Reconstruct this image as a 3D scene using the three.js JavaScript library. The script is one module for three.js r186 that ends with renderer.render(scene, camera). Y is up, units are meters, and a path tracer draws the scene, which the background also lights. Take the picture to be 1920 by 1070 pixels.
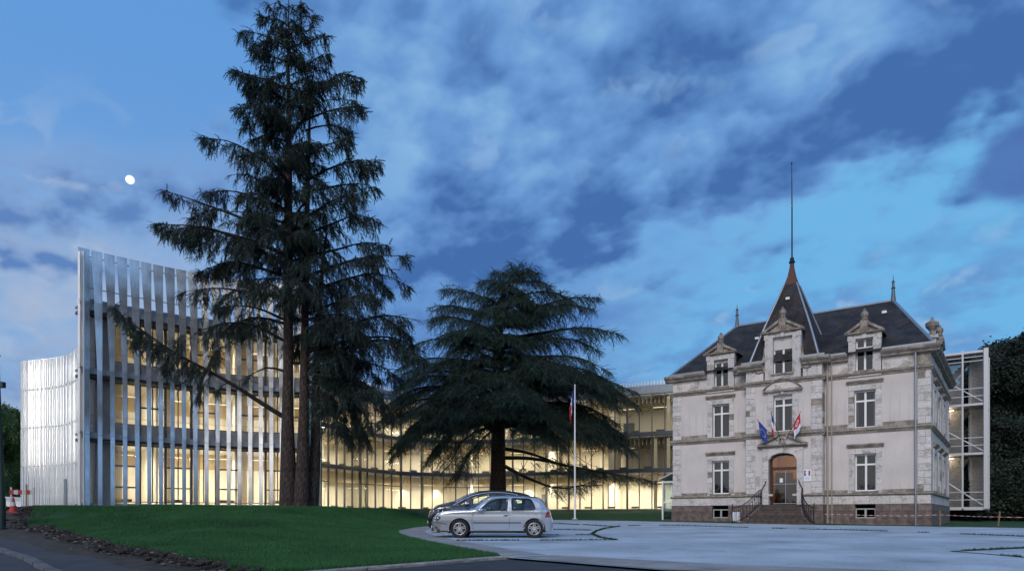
import * as THREE from 'three';
import { mergeGeometries } from 'three/addons/utils/BufferGeometryUtils.js';

// ------------------------------------------------------------------ camera, renderer
const EYE = 0.725, F = 1280, HZ = 968;                       // eye height (m), focal length and horizon row of a 1920 px wide picture
const scene = new THREE.Scene();
const camera = new THREE.PerspectiveCamera(2 * Math.atan(HZ / F) * 180 / Math.PI, 1920 / (2 * HZ), 0.1, 6000);
camera.setViewOffset(1920, 2 * HZ, 0, 0, 1920, 1070);        // shift lens: verticals stay vertical
camera.position.set(0, EYE, 0);
const renderer = new THREE.WebGLRenderer({ antialias: true });
renderer.setSize(1024, 570);
renderer.toneMapping = THREE.LinearToneMapping;
renderer.toneMappingExposure = 1.0;
renderer.shadowMap.enabled = true;

// ------------------------------------------------------------------ small tools
const clamp = (x, a = 0, b = 1) => Math.min(b, Math.max(a, x));
const lerp = (a, b, t) => a + (b - a) * t;
const sstep = (a, b, x) => { const t = clamp((x - a) / (b - a)); return t * t * (3 - 2 * t); };
function rng(seed) { let s = seed >>> 0; return () => { s = (s + 0x6d2b79f5) | 0; let t = Math.imul(s ^ (s >>> 15), 1 | s); t = (t + Math.imul(t ^ (t >>> 7), 61 | t)) ^ t; return ((t ^ (t >>> 14)) >>> 0) / 4294967296; }; }
const perm = (() => { const r = rng(77), p = [...Array(256).keys()]; for (let i = 255; i > 0; i--) { const j = Math.floor(r() * (i + 1)); [p[i], p[j]] = [p[j], p[i]]; } return new Uint8Array([...p, ...p]); })();
const fade = (t) => t * t * t * (t * (t * 6 - 15) + 10);
function grad(h, x, y, z) { h &= 15; const u = h < 8 ? x : y, v = h < 4 ? y : (h === 12 || h === 14) ? x : z; return ((h & 1) ? -u : u) + ((h & 2) ? -v : v); }
function noise3(x, y, z, P = 256) {                          // gradient noise, period P in every axis
  const fx = Math.floor(x), fy = Math.floor(y), fz = Math.floor(z);
  const X = (((fx % P) + P) % P) & 255, Y = (((fy % P) + P) % P) & 255, Z = (((fz % P) + P) % P) & 255, X1 = ((((fx + 1) % P) + P) % P) & 255, Y1 = ((((fy + 1) % P) + P) % P) & 255, Z1 = ((((fz + 1) % P) + P) % P) & 255;
  x -= fx; y -= fy; z -= fz; const u = fade(x), v = fade(y), w = fade(z), a = perm[X], b = perm[X1], aa = perm[a + Y], ab = perm[a + Y1], ba = perm[b + Y], bb = perm[b + Y1];
  const g00 = grad(perm[aa + Z], x, y, z), g10 = grad(perm[ba + Z], x - 1, y, z), g01 = grad(perm[ab + Z], x, y - 1, z), g11 = grad(perm[bb + Z], x - 1, y - 1, z);
  const h00 = grad(perm[aa + Z1], x, y, z - 1), h10 = grad(perm[ba + Z1], x - 1, y, z - 1), h01 = grad(perm[ab + Z1], x, y - 1, z - 1), h11 = grad(perm[bb + Z1], x - 1, y - 1, z - 1);
  const p = g00 + (g10 - g00) * u, q = g01 + (g11 - g01) * u, r = h00 + (h10 - h00) * u, t = h01 + (h11 - h01) * u, k = p + (q - p) * v, l = r + (t - r) * v;
  return k + (l - k) * w;
}
function fbm(x, y, z = 0, oct = 5, P = 256) { let s = 0, a = 0.5; for (let i = 0; i < oct; i++) { s += a * noise3(x, y, z + i * 7.3, P); x *= 2; y *= 2; P = Math.min(256, P * 2); a *= 0.5; } return s; }

// ------------------------------------------------------------------ sky (one computed texture) and the low, very soft western light
{
  const W = 4096, H = 2048, data = new Float32Array(W * H * 4);
  const mix3 = (a, b, t) => [lerp(a[0], b[0], t), lerp(a[1], b[1], t), lerp(a[2], b[2], t)];
  const line = (pts, x) => { for (let i = 1; i < pts.length; i++) if (x <= pts[i][0] || i === pts.length - 1) { const [x0, y0] = pts[i - 1], [x1, y1] = pts[i]; return lerp(y0, y1, clamp((x - x0) / (x1 - x0), -1, 1)); } };
  // cloud bank: angles in degrees, azimuth to the right of the view, elevation up
  const under = [[-14, 14], [-7, 19.5], [4, 21.0], [17, 22.3], [24.5, 22.6], [28, 25.0], [32, 25.9], [37, 26.2], [60, 27]];      // lower edge of the bank
  const side = [[0, -6], [14, -8], [20, -10.2], [29, -11.8], [36, -14], [60, -24]];                               // its left edge, by elevation
  const skyAt = (a, el) => {                                   // colour of the sky towards angle a round the horizon, el degrees up
      const y = Math.sin(el * Math.PI / 180);
      let c;
      if (el <= 0) c = [0.09, 0.11, 0.13];
      else {
        const ce = Math.cos(el * Math.PI / 180), x = Math.cos(a) * ce, z = Math.sin(a) * ce;
        const az = Math.atan2(x, -z) * 180 / Math.PI, back = clamp((Math.abs(az) - 55) / 50);          // az 0 = straight ahead
        const k = 1 / (y + 0.34), px = x * k, pz = z * k;
        const s1 = px * 0.86 + pz * 0.50, s2 = -px * 0.50 + pz * 0.86, ez = el * 0.055;                   // along and across the drift
        const big = fbm(s1 * 2.2 + 3, s2 * 2.6 + 8, ez, 4), w1 = fbm(s1 * 6.5 + 40, s2 * 7.5, ez * 1.5, 5), w2 = fbm(s1 * 17 + 9 + w1 * 0.7, s2 * 19 + w1 * 0.7, ez * 2, 5), puff = fbm(px * 11 + w1 * 1.2 + 20, pz * 11 + w1 * 1.2, ez * 2, 5), azn = az + big * 16 + w1 * 12;
        // clear air
        let clear = mix3([0.21, 0.40, 0.70], [0.125, 0.325, 0.70], sstep(8, 34, el));
        clear = mix3(clear, [0.155, 0.46, 0.79], sstep(-4, 22, azn) * (1 - back) * sstep(60, 30, el));
        clear = mix3(clear, [0.085, 0.215, 0.54], (1 - back) * sstep(17, 2, Math.abs(azn + 5)) * sstep(27, 12, el + w1 * 8) * 0.85);
        clear = mix3(clear, [0.38, 0.48, 0.66], (1 - back) * sstep(-13, -29, azn) * sstep(27, 18, el + big * 6) * clamp(0.62 + w1 * 1.1 + w2 * 0.5));
        c = clear;
        // bank
        const dU = (el + 1.6 - line(under, az)) / 4.2, dS = (az + 4 - line(side, el)) / 5;
        let bank = sstep(-0.8, 0.9, Math.min(dU, dS) + w1 * 2.6 + big * 1.2 + w2 * 1.1);
        bank = lerp(bank, sstep(-0.1, 0.35, big + w1 * 0.5), back);
        const rim = Math.exp(-(((dU - 0.75) / 0.95) ** 2));
        const thick = clamp(0.40 + big * 1.0 + w1 * 1.15 + w2 * 0.5 + 0.30 * rim + 0.22 * sstep(2, 24, az) * sstep(24, 33, el));
        let cloud = thick < 0.5 ? mix3([0.26, 0.49, 0.77], [0.145, 0.32, 0.65], thick * 2) : mix3([0.145, 0.32, 0.65], [0.054, 0.148, 0.40], thick * 2 - 1);
        cloud = mix3(cloud, [0.32, 0.52, 0.78], 0.45 * (1 - rim) * sstep(0.10, 0.45, puff + w2 * 0.35 - big * 0.2));
        c = mix3(c, cloud, bank * 0.97);
        // soft low clouds on the right, pale tops
        const low = (1 - back) * sstep(-10, 6, az) * sstep(23, 14, el - w1 * 7) * (1 - bank);
        c = mix3(c, mix3([0.125, 0.29, 0.60], [0.30, 0.46, 0.70], sstep(0.02, 0.42, puff + w2 * 0.3)), low * 0.8 * sstep(-0.30, 0.30, w1 + w2 * 0.5 + big * 0.5));
        // thin dark bars on the left
        const bar = (t, h) => Math.exp(-((((el - t) - w1 * 3.6) / h) ** 2));
        c = mix3(c, [0.115, 0.235, 0.52], (1 - back) * sstep(-15, -24, az) * clamp((bar(21.3 + (az + 32) * 0.26, 1.7) + bar(16.9, 0.75) * sstep(-27, -32, az) + bar(9, 2.4) * 0.5) * (0.75 + w2 * 2.0 + w1 * 0.9)));
        c = mix3(c, [0.075, 0.165, 0.44], (1 - back) * 0.9 * sstep(0.15, 0.6, Math.exp(-(((az - 37.5) / 3.6) ** 2) - (((el - 22.6) / 2.2) ** 2)) + w1 * 0.5));
        c = mix3(c, [0.50, 0.60, 0.74], (1 - back) * sstep(-15, -25, az) * 0.35 * sstep(0.1, 0.4, puff) * sstep(30, 22, el));
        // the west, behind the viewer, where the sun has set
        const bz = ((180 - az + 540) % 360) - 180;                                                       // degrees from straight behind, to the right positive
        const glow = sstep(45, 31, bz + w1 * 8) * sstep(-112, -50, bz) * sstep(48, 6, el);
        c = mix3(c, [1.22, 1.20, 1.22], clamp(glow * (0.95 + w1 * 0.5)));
      }
      return c;
  };
  const w = 720, h = 360, coarse = [];                         // soft everywhere, fine where there is detail to see
  for (let j = 0; j < h; j++) for (let i = 0; i < w; i++) coarse.push(skyAt(((i + 0.5) / w - 0.5) * 2 * Math.PI, ((j + 0.5) / h - 0.5) * 180));
  for (let row = 0; row < H; row++) for (let col = 0; col < W; col++) {
    const el = ((row + 0.5) / H - 0.5) * 180, a = ((col + 0.5) / W - 0.5) * 2 * Math.PI, o = (row * W + col) * 4; let c;
    if (el > 0 && el < 44 && Math.abs(Math.atan2(Math.cos(a), -Math.sin(a))) < 0.9) c = skyAt(a, el);
    else { const x = (col + 0.5) / W * w - 0.5, y = clamp((row + 0.5) / H * h - 0.5, 0, h - 1.001), i = Math.floor(x), j = Math.floor(y), f = x - i, g = y - j, at = (p, q) => coarse[q * w + (p + w) % w], A = at(i, j), B = at(i + 1, j), C = at(i, j + 1), D = at(i + 1, j + 1); c = [0, 1, 2].map((k) => lerp(lerp(A[k], B[k], f), lerp(C[k], D[k], f), g)); }
    data[o] = Math.max(0, c[0]); data[o + 1] = Math.max(0, c[1]); data[o + 2] = Math.max(0, c[2]); data[o + 3] = 1;
  }
  const t = new THREE.DataTexture(data, W, H, THREE.RGBAFormat, THREE.FloatType);
  t.mapping = THREE.EquirectangularReflectionMapping; t.magFilter = THREE.LinearFilter; t.needsUpdate = true;
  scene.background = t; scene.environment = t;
}
const sun = new THREE.DirectionalLight(new THREE.Color().setRGB(1, 0.93, 0.89), 1.55);
sun.position.set(-42, 72, 68); sun.target.position.set(0, 0, -30); sun.castShadow = true; sun.shadow.radius = 40;
Object.assign(sun.shadow.camera, { left: -70, right: 70, top: 50, bottom: -30, near: 1, far: 260 });
scene.add(sun, sun.target);

// ------------------------------------------------------------------ textures (grain, stains, weave of a surface)
function tex(n, fn, srgb = true) {
  const d = new Uint8Array(n * n * 4);
  for (let y = 0; y < n; y++) for (let x = 0; x < n; x++) { const c = fn(x / n, y / n), o = (y * n + x) * 4; for (let k = 0; k < 3; k++) d[o + k] = clamp(Array.isArray(c) ? c[k] : c) * 255; d[o + 3] = 255; }
  const t = new THREE.DataTexture(d, n, n, THREE.RGBAFormat); t.wrapS = t.wrapT = THREE.RepeatWrapping; t.magFilter = THREE.LinearFilter; t.minFilter = THREE.LinearMipmapLinearFilter;
  if (srgb) t.colorSpace = THREE.SRGBColorSpace; t.needsUpdate = true; return t;
}
const rep = (t, m, m2 = m) => { const c = t.clone(); c.repeat.set(1 / m, 1 / m2); c.needsUpdate = true; return c; };
const N = (u, v, f, z = 0, o = 5) => fbm(u * f, v * f, z, o, f);
const R0 = rng(5);
const TX = {
  grain: tex(512, (u, v) => 0.86 + 0.30 * N(u, v, 16, 1) + 0.10 * N(u, v, 64, 2, 3)),
  stucco: tex(512, (u, v) => { const s = 0.95 + 0.08 * N(u, v, 4, 1) + 0.07 * N(u, v, 64, 2, 3) - 0.05 * sstep(0.12, 0.4, fbm(u * 32, v * 3, 4, 3, 3)); return [s, s * 0.995, s * 0.985]; }),
  stone: tex(512, (u, v) => { const d = sstep(0.02, 0.34, N(u, v, 5, 3) + 0.35 * N(u, v, 24, 6, 3)), s = 0.92 + 0.18 * N(u, v, 32, 2, 4) - 0.17 * d; return [s, s * (1 - 0.015 * d), s * (1 - 0.05 * d)]; }),
  soot: tex(512, (u, v) => { const d = sstep(-0.18, 0.22, N(u, v, 5, 13) + 0.4 * N(u, v, 24, 16, 3)), s = 0.86 + 0.25 * N(u, v, 32, 12, 4) - 0.20 * d; return [s, s * 0.97, s * 0.92]; }),
  granite: tex(512, (u, v) => { const s = 0.78 + 0.35 * N(u, v, 6, 1) + 0.5 * N(u, v, 100, 7, 2); return [s, s * 0.98, s * 0.97]; }),
  asphalt: tex(512, (u, v) => 0.72 + 0.28 * N(u, v, 5, 1) + 0.7 * N(u, v, 120, 3, 2)),
  concrete: tex(512, (u, v) => 0.92 + 0.30 * N(u, v, 3, 5, 6) + 0.20 * N(u, v, 110, 3, 2) - 0.10 * sstep(0.18, 0.42, N(u, v, 9, 8, 4))),
  lawn: tex(512, (u, v) => { const a = N(u, v, 4, 1), b = N(u, v, 90, 3, 2), s = 0.72 + 0.30 * a + 0.7 * b; return [s * (0.95 + 0.3 * a), s, s * 0.9]; }),
  dirt: tex(512, (u, v) => { const s = 0.7 + 0.5 * N(u, v, 8, 1) + 0.5 * N(u, v, 90, 3, 3); return [s, s * 0.95, s * 0.9]; }),
  bark: tex(512, (u, v) => 0.62 + 0.75 * fbm(u * 24, v * 6, 2, 5, 6)),
  barkBump: tex(512, (u, v) => 0.5 + 1.1 * fbm(u * 24, v * 6, 2, 5, 6), false),
  metal: tex(512, (u, v) => 0.93 + 0.10 * fbm(u * 6, v * 2, 1, 4, 2) + 0.10 * fbm(u * 64, v * 4, 3, 3, 4)),
  metalRough: tex(256, (u, v) => 0.62 + 0.5 * N(u, v, 4, 9, 4), false),
  slate: (() => { const r = rng(9), tone = [...Array(32 * 32)].map(() => 0.72 + 0.34 * r()); return tex(1024, (u, v) => { const row = Math.floor(v * 32), uu = (u * 32 + (row % 2) * 0.5) % 32, fx = uu % 1, fy = (v * 32) % 1, e = (fx < 0.05 || fy < 0.08) ? 0.78 : 1, t = tone[row * 32 + Math.floor(uu)] * e * (0.85 + 0.9 * N(u, v, 5, 2, 5)); const w = N(u, v, 7, 4, 4); return [t * (1 + 0.35 * w), t, t * (1 - 0.3 * w)]; }); })(),
  slateBump: tex(1024, (u, v) => { const row = Math.floor(v * 32), fx = ((u * 32 + (row % 2) * 0.5) % 1), fy = (v * 32) % 1; return (fx < 0.05 ? 0 : 0.35) + 0.6 * (1 - fy); }, false),
  rough: tex(512, (u, v) => 0.5 + 0.9 * N(u, v, 40, 8, 4), false),
};
function mat(rgb, rough = 0.8, o = {}) {
  const { tile, m = 2, m2 = m, bump, bumpScale = 0.004, roughTile, ...rest } = o;
  const M = new THREE.MeshPhysicalMaterial({ roughness: rough, metalness: 0, ...rest });
  M.color.setRGB(...rgb);
  if (tile) M.map = rep(tile, m, m2);
  if (bump) { M.bumpMap = rep(bump, m, m2); M.bumpScale = bumpScale; }
  if (roughTile) M.roughnessMap = rep(roughTile, m, m2);
  return M;
}
const tones = (rgb, rough, o, ks = [0.90, 0.97, 1.03, 1.08]) => ks.map((k, i) => mat([rgb[0] * k, rgb[1] * k * (1 - i * 0.006), rgb[2] * k * (1 - i * 0.012)], rough, o));
const M = {
  stucco: mat([0.625, 0.575, 0.55], 0.9, { tile: TX.stucco, m: 5, bump: TX.rough, bumpScale: 0.002 }),
  stone: tones([0.66, 0.625, 0.60], 0.85, { tile: TX.stone, m: 3.1, bump: TX.rough, bumpScale: 0.006 }),
  soot: tones([0.45, 0.42, 0.395], 0.9, { tile: TX.soot, m: 2.3, bump: TX.rough, bumpScale: 0.008 }),
  granite: tones([0.25, 0.20, 0.18], 0.85, { tile: TX.granite, m: 1.7, bump: TX.rough, bumpScale: 0.006 }),
  slate: mat([0.036, 0.032, 0.034], 0.85, { tile: TX.slate, m: 6.4, bump: TX.slateBump, bumpScale: 0.012 }),
  zinc: mat([0.32, 0.35, 0.39], 0.45, { metalness: 0.6, tile: TX.metal, m: 2 }),
  copper: mat([0.13, 0.045, 0.030], 0.7, { tile: TX.grain, m: 0.8 }),
  white: mat([0.74, 0.74, 0.73], 0.45),
  offwhite: mat([0.62, 0.60, 0.57], 0.6),
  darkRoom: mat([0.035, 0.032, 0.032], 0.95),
  curtain: mat([0.30, 0.28, 0.27], 0.95),
  blind: mat([0.52, 0.50, 0.47], 0.8),
  wood: mat([0.15, 0.045, 0.018], 0.5, { tile: TX.bark, m: 0.9, m2: 3 }),
  iron: mat([0.018, 0.022, 0.027], 0.5, { metalness: 0.3 }),
  glass: mat([0.80, 0.86, 0.88], 0.02, { transmission: 1, thickness: 0, ior: 1.5, specularIntensity: 1 }),
  oldGlass: mat([0.60, 0.64, 0.68], 0.03, { transmission: 1, thickness: 0, ior: 1.5 }),
};

// ------------------------------------------------------------------ geometry collector: everything put in one builder becomes one mesh
const V = (x, y, z) => new THREE.Vector3(x, y, z);
class MB {
  constructor() { this.p = []; this.n = []; this.t = []; }
  tri(a, b, c, na, nb, nc, ta, tb, tc) { this.p.push(...a, ...b, ...c); this.n.push(...na, ...nb, ...nc); this.t.push(...ta, ...tb, ...tc); }
  face(pts, uv) {                                            // flat convex polygon, counter-clockwise seen from outside
    const [a, b, c] = pts, u = [b[0] - a[0], b[1] - a[1], b[2] - a[2]], w = [c[0] - a[0], c[1] - a[1], c[2] - a[2]];
    let n = [u[1] * w[2] - u[2] * w[1], u[2] * w[0] - u[0] * w[2], u[0] * w[1] - u[1] * w[0]]; const l = Math.hypot(...n) || 1; n = n.map((x) => x / l);
    const q = n.map(Math.abs), T = uv || pts.map((P) => q[1] > q[0] && q[1] > q[2] ? [P[0], P[2]] : q[0] > q[2] ? [P[2] + 0.37, P[1]] : [P[0], P[1]]);
    for (let i = 1; i < pts.length - 1; i++) this.tri(pts[0], pts[i], pts[i + 1], n, n, n, T[0], T[i], T[i + 1]);
    return this;
  }
  box(x0, x1, y0, y1, z0, z1) {
    const A = (x, y, z) => [x, y, z];
    this.face([A(x0, y0, z1), A(x1, y0, z1), A(x1, y1, z1), A(x0, y1, z1)]); this.face([A(x1, y0, z0), A(x0, y0, z0), A(x0, y1, z0), A(x1, y1, z0)]);
    this.face([A(x1, y0, z1), A(x1, y0, z0), A(x1, y1, z0), A(x1, y1, z1)]); this.face([A(x0, y0, z0), A(x0, y0, z1), A(x0, y1, z1), A(x0, y1, z0)]);
    this.face([A(x0, y1, z1), A(x1, y1, z1), A(x1, y1, z0), A(x0, y1, z0)]); this.face([A(x0, y0, z0), A(x1, y0, z0), A(x1, y0, z1), A(x0, y0, z1)]);
    return this;
  }
  block(x0, x1, y0, y1, z0, z1, c = 0.015) {                 // dressed block: chamfered front (+z) edges
    const A = (x, y, z) => [x, y, z], f = [A(x0 + c, y0 + c, z1), A(x1 - c, y0 + c, z1), A(x1 - c, y1 - c, z1), A(x0 + c, y1 - c, z1)], r = [A(x0, y0, z1 - c), A(x1, y0, z1 - c), A(x1, y1, z1 - c), A(x0, y1, z1 - c)], b = [A(x0, y0, z0), A(x1, y0, z0), A(x1, y1, z0), A(x0, y1, z0)];
    this.face(f); for (let i = 0; i < 4; i++) { const j = (i + 1) % 4; this.face([r[i], r[j], f[j], f[i]]); this.face([b[i], b[j], r[j], r[i]]); }
    return this;
  }
  prism(poly, z0, z1) {                                      // poly: [x, y] counter-clockwise, extruded along z
    const T = THREE.ShapeUtils.triangulateShape(poly.map((p) => new THREE.Vector2(...p)), []);
    for (const t of T) { this.face(t.map((i) => [...poly[i], z1])); this.face([t[2], t[1], t[0]].map((i) => [...poly[i], z0])); }
    for (let i = 0; i < poly.length; i++) { const a = poly[i], b = poly[(i + 1) % poly.length]; this.face([[...a, z1], [...a, z0], [...b, z0], [...b, z1]]); }
    return this;
  }
  profile(prof, x0, x1, z) {                                 // moulding: profile of [out, y] (top to bottom) run along x, out is +z from z
    const n = prof.length;
    for (let i = 0; i < n - 1; i++) { const [o0, y0] = prof[i], [o1, y1] = prof[i + 1]; this.face([[x0, y1, z + o1], [x1, y1, z + o1], [x1, y0, z + o0], [x0, y0, z + o0]]); }
    for (const [x, s] of [[x0, -1], [x1, 1]]) { const poly = prof.map(([o, y]) => [x, y, z + o]); poly.push([x, prof[n - 1][1], z], [x, prof[0][1], z]); const v2 = poly.map((P) => new THREE.Vector2(P[2], P[1])); for (const t of THREE.ShapeUtils.triangulateShape(v2, [])) { const q = t.map((i) => poly[i]); this.face(s > 0 ? [q[0], q[2], q[1]] : q); } }
    this.face([[x0, prof[0][1], z + prof[0][0]], [x1, prof[0][1], z + prof[0][0]], [x1, prof[0][1], z], [x0, prof[0][1], z]]);
    this.face([[x0, prof[n - 1][1], z], [x1, prof[n - 1][1], z], [x1, prof[n - 1][1], z + prof[n - 1][0]], [x0, prof[n - 1][1], z + prof[n - 1][0]]]);
    return this;
  }
  tube(pts, radii, seg = 8, cap = true) {                    // smooth tapered tube through points
    const P = pts.map((p) => p.isVector3 ? p : V(...p)), rings = []; let len = 0, up = V(0, 1, 0.01);
    for (let i = 0; i < P.length; i++) {
      const d = P[Math.min(P.length - 1, i + 1)].clone().sub(P[Math.max(0, i - 1)]).normalize();
      if (i === 0 && Math.abs(d.y) > 0.9) up = V(1, 0, 0.01);
      const a = up.clone().addScaledVector(d, -up.dot(d)).normalize(), b = d.clone().cross(a); up = a;
      if (i) len += P[i].distanceTo(P[i - 1]);
      const r = Array.isArray(radii) ? radii[Math.min(i, radii.length - 1)] : radii, ring = [];
      for (let k = 0; k <= seg; k++) { const t = k / seg * 2 * Math.PI, n = a.clone().multiplyScalar(Math.cos(t)).addScaledVector(b, Math.sin(t)); ring.push([P[i].clone().addScaledVector(n, r).toArray(), n.toArray(), [k / seg * 2 * Math.PI * r, len]]); }
      rings.push(ring);
    }
    for (let i = 0; i + 1 < rings.length; i++) for (let k = 0; k < seg; k++) {
      const a = rings[i][k], b = rings[i][k + 1], c = rings[i + 1][k + 1], d = rings[i + 1][k];
      this.tri(a[0], b[0], c[0], a[1], b[1], c[1], a[2], b[2], c[2]); this.tri(a[0], c[0], d[0], a[1], c[1], d[1], a[2], c[2], d[2]);
    }
    if (cap) for (const [ring, s] of [[rings[0], -1], [rings[rings.length - 1], 1]]) { const q = ring.slice(0, seg).map((r) => r[0]); this.face(s > 0 ? q : q.reverse()); }
    return this;
  }
  lathe(prof, cx, cy, cz, seg = 16) {                        // prof: [radius, y] bottom to top
    for (let i = 0; i + 1 < prof.length; i++) for (let k = 0; k < seg; k++) {
      const [r0, y0] = prof[i], [r1, y1] = prof[i + 1], t0 = k / seg * 2 * Math.PI, t1 = (k + 1) / seg * 2 * Math.PI, sl = Math.hypot(r1 - r0, y1 - y0) || 1, ny = (r0 - r1) / sl, nr = (y1 - y0) / sl;
      const P = (r, y, t) => [cx + r * Math.cos(t), cy + y, cz - r * Math.sin(t)], Nn = (t) => [nr * Math.cos(t), ny, -nr * Math.sin(t)];
      const a = P(r0, y0, t0), b = P(r0, y0, t1), c = P(r1, y1, t1), d = P(r1, y1, t0), na = Nn(t0), nb = Nn(t1);
      if (r0 > 1e-5) this.tri(a, b, c, na, nb, nb, [t0, y0], [t1, y0], [t1, y1]); if (r1 > 1e-5) this.tri(a, c, d, na, nb, na, [t0, y0], [t1, y1], [t0, y1]);
    }
    return this;
  }
  add(geo, mx) { const g = (geo.index ? geo.toNonIndexed() : geo.clone()); if (mx) g.applyMatrix4(mx); const a = g.attributes; for (let i = 0; i < a.position.array.length; i++) { this.p.push(a.position.array[i]); this.n.push(a.normal.array[i]); } for (let i = 0; i < a.position.count; i++) this.t.push(a.uv ? a.uv.array[2 * i] : 0, a.uv ? a.uv.array[2 * i + 1] : 0); return this; }
  geo() { const g = new THREE.BufferGeometry(); g.setAttribute('position', new THREE.Float32BufferAttribute(this.p, 3)); g.setAttribute('normal', new THREE.Float32BufferAttribute(this.n, 3)); g.setAttribute('uv', new THREE.Float32BufferAttribute(this.t, 2)); return g; }
  build(name, material, parent) { return put(name, this.geo(), material, parent); }
}
const used = {};
const numbered = (n) => { const k = used[n] = (used[n] ?? -1) + 1; return k ? n + '_' + String(k).padStart(3, '0') : n; };
function put(name, geo, material, parent) { const m = new THREE.Mesh(geo, material); m.name = parent ? name : numbered(name); m.castShadow = m.receiveShadow = true; (parent || scene).add(m); return m; }
function tag(o, label, category, group, kind) { if (label) o.userData.label = label; if (category) o.userData.category = category; if (group) o.userData.group = group; if (kind) o.userData.kind = kind; return o; }
function thing(name, label, category, [x, y, z] = [0, 0, 0], turn = 0, group) { const o = new THREE.Group(); o.name = numbered(name); o.position.set(x, y, z); o.rotation.y = turn; scene.add(o); return tag(o, label, category, group); }
const structure = (o) => tag(o, null, null, null, 'structure');
const box = (x0, x1, y0, y1, z0, z1) => new MB().box(x0, x1, y0, y1, z0, z1);
function sub(part, name, b, m) { return b.build(name, m, part); }
// ------------------------------------------------------------------ ground: x to the right, d = metres ahead of the camera (z = -d)
const slopeY = (d) => 0.017 * (d - 23.2);                    // the paved court is one gently rising plane
const courtEdge = [[-0.29, 14.8], [-1.2, 16.9], [-2.4, 20], [-3.55, 23.2], [-4.5, 26.7], [-4.95, 29.5], [-4.85, 33.5], [-4.3, 37], [-2.4, 43], [-0.2, 48], [2.6, 51], [5, 50.3], [7.4, 48], [10.2, 45], [12.8, 42.1], [14.2, 40.6], [17.0, 38.1], [20.2, 36.0], [22.5, 34.6], [26, 32.2], [32, 29.4], [46, 24]];
const courtPoly = [...courtEdge, [46, 8.3], [30, 6.4], [14, 7.8], [2.6, 11.7], [-0.13, 14.5]];
const segDist = (x, y, a, b) => { const dx = b[0] - a[0], dy = b[1] - a[1], t = clamp(((x - a[0]) * dx + (y - a[1]) * dy) / (dx * dx + dy * dy)); return Math.hypot(x - a[0] - t * dx, y - a[1] - t * dy); };
const inside = (x, y, P) => { let c = false; for (let i = 0, j = P.length - 1; i < P.length; j = i++) if ((P[i][1] > y) !== (P[j][1] > y) && x < (P[j][0] - P[i][0]) * (y - P[i][1]) / (P[j][1] - P[i][1]) + P[i][0]) c = !c; return c; };
const polyDist = (x, y, P) => { let m = 1e9; for (let i = 0; i < P.length; i++) m = Math.min(m, segDist(x, y, P[i], P[(i + 1) % P.length])); return m; };
const knots = [[-11.4, 36, 1.2], [-25, 38.7, 1.28], [-20, 41, 1.33], [-15, 43.5, 1.33], [-40, 59, 1.36], [-48, 65, 1.38], [-30, 48, 1.34], [-60, 75, 1.4], [-12, 26, 0.66], [-8.5, 21.5, 0.24], [-16, 30, 0.86], [-8, 31, 0.72], [-22.7, 32, 0.60], [-17.3, 26, 0.20], [-11.9, 20, 0.02], [-8.3, 16.2, -0.12], [-6.4, 14.4, -0.2], [-4.4, 12.2, -0.24], [-2, 12, -0.2], [-6.5, 18.5, -0.02],
  [-22.3, 30, 0.2], [-16, 22.5, 0.0], [-12, 17, -0.18], [-8, 12, -0.28], [-20, 24, 0.0], [-30, 28, 0.2], [-36, 38, 0.62], [-50, 50, 0.9], [-4, 42, 0.95], [-8, 44, 1.2], [-0.9, 50, 1.0], [-7, 60, 1.38], [-7, 76, 1.42], [2, 74, 1.42], [10, 68, 1.40], [6, 58, 1.05], [14, 60, 1.2], [14, 47, 0.5], [20, 50, 0.5], [24, 37, 0.22], [30, 36, 0.15], [40, 40, 0.2], [60, 60, 0.6], [0, 8, -0.3], [0, 0, -0.75], [20, 0, -0.75], [-20, 5, -0.6], [-40, 15, -0.3]];
function lawnY(x, d) { let s = 0, w = 0; for (const [a, b, h] of knots) { const r2 = (x - a) ** 2 + (d - b) ** 2 + 1.5, k = 1 / (r2 * r2); s += k * h; w += k; } return s / w; }
function groundY(x, d) {
  const p = slopeY(d); if (inside(x, d, courtPoly)) return p;
  const far = polyDist(x, d, courtPoly); return lerp(p, lawnY(x, d), sstep(0, 5.5, far));
}
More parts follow.
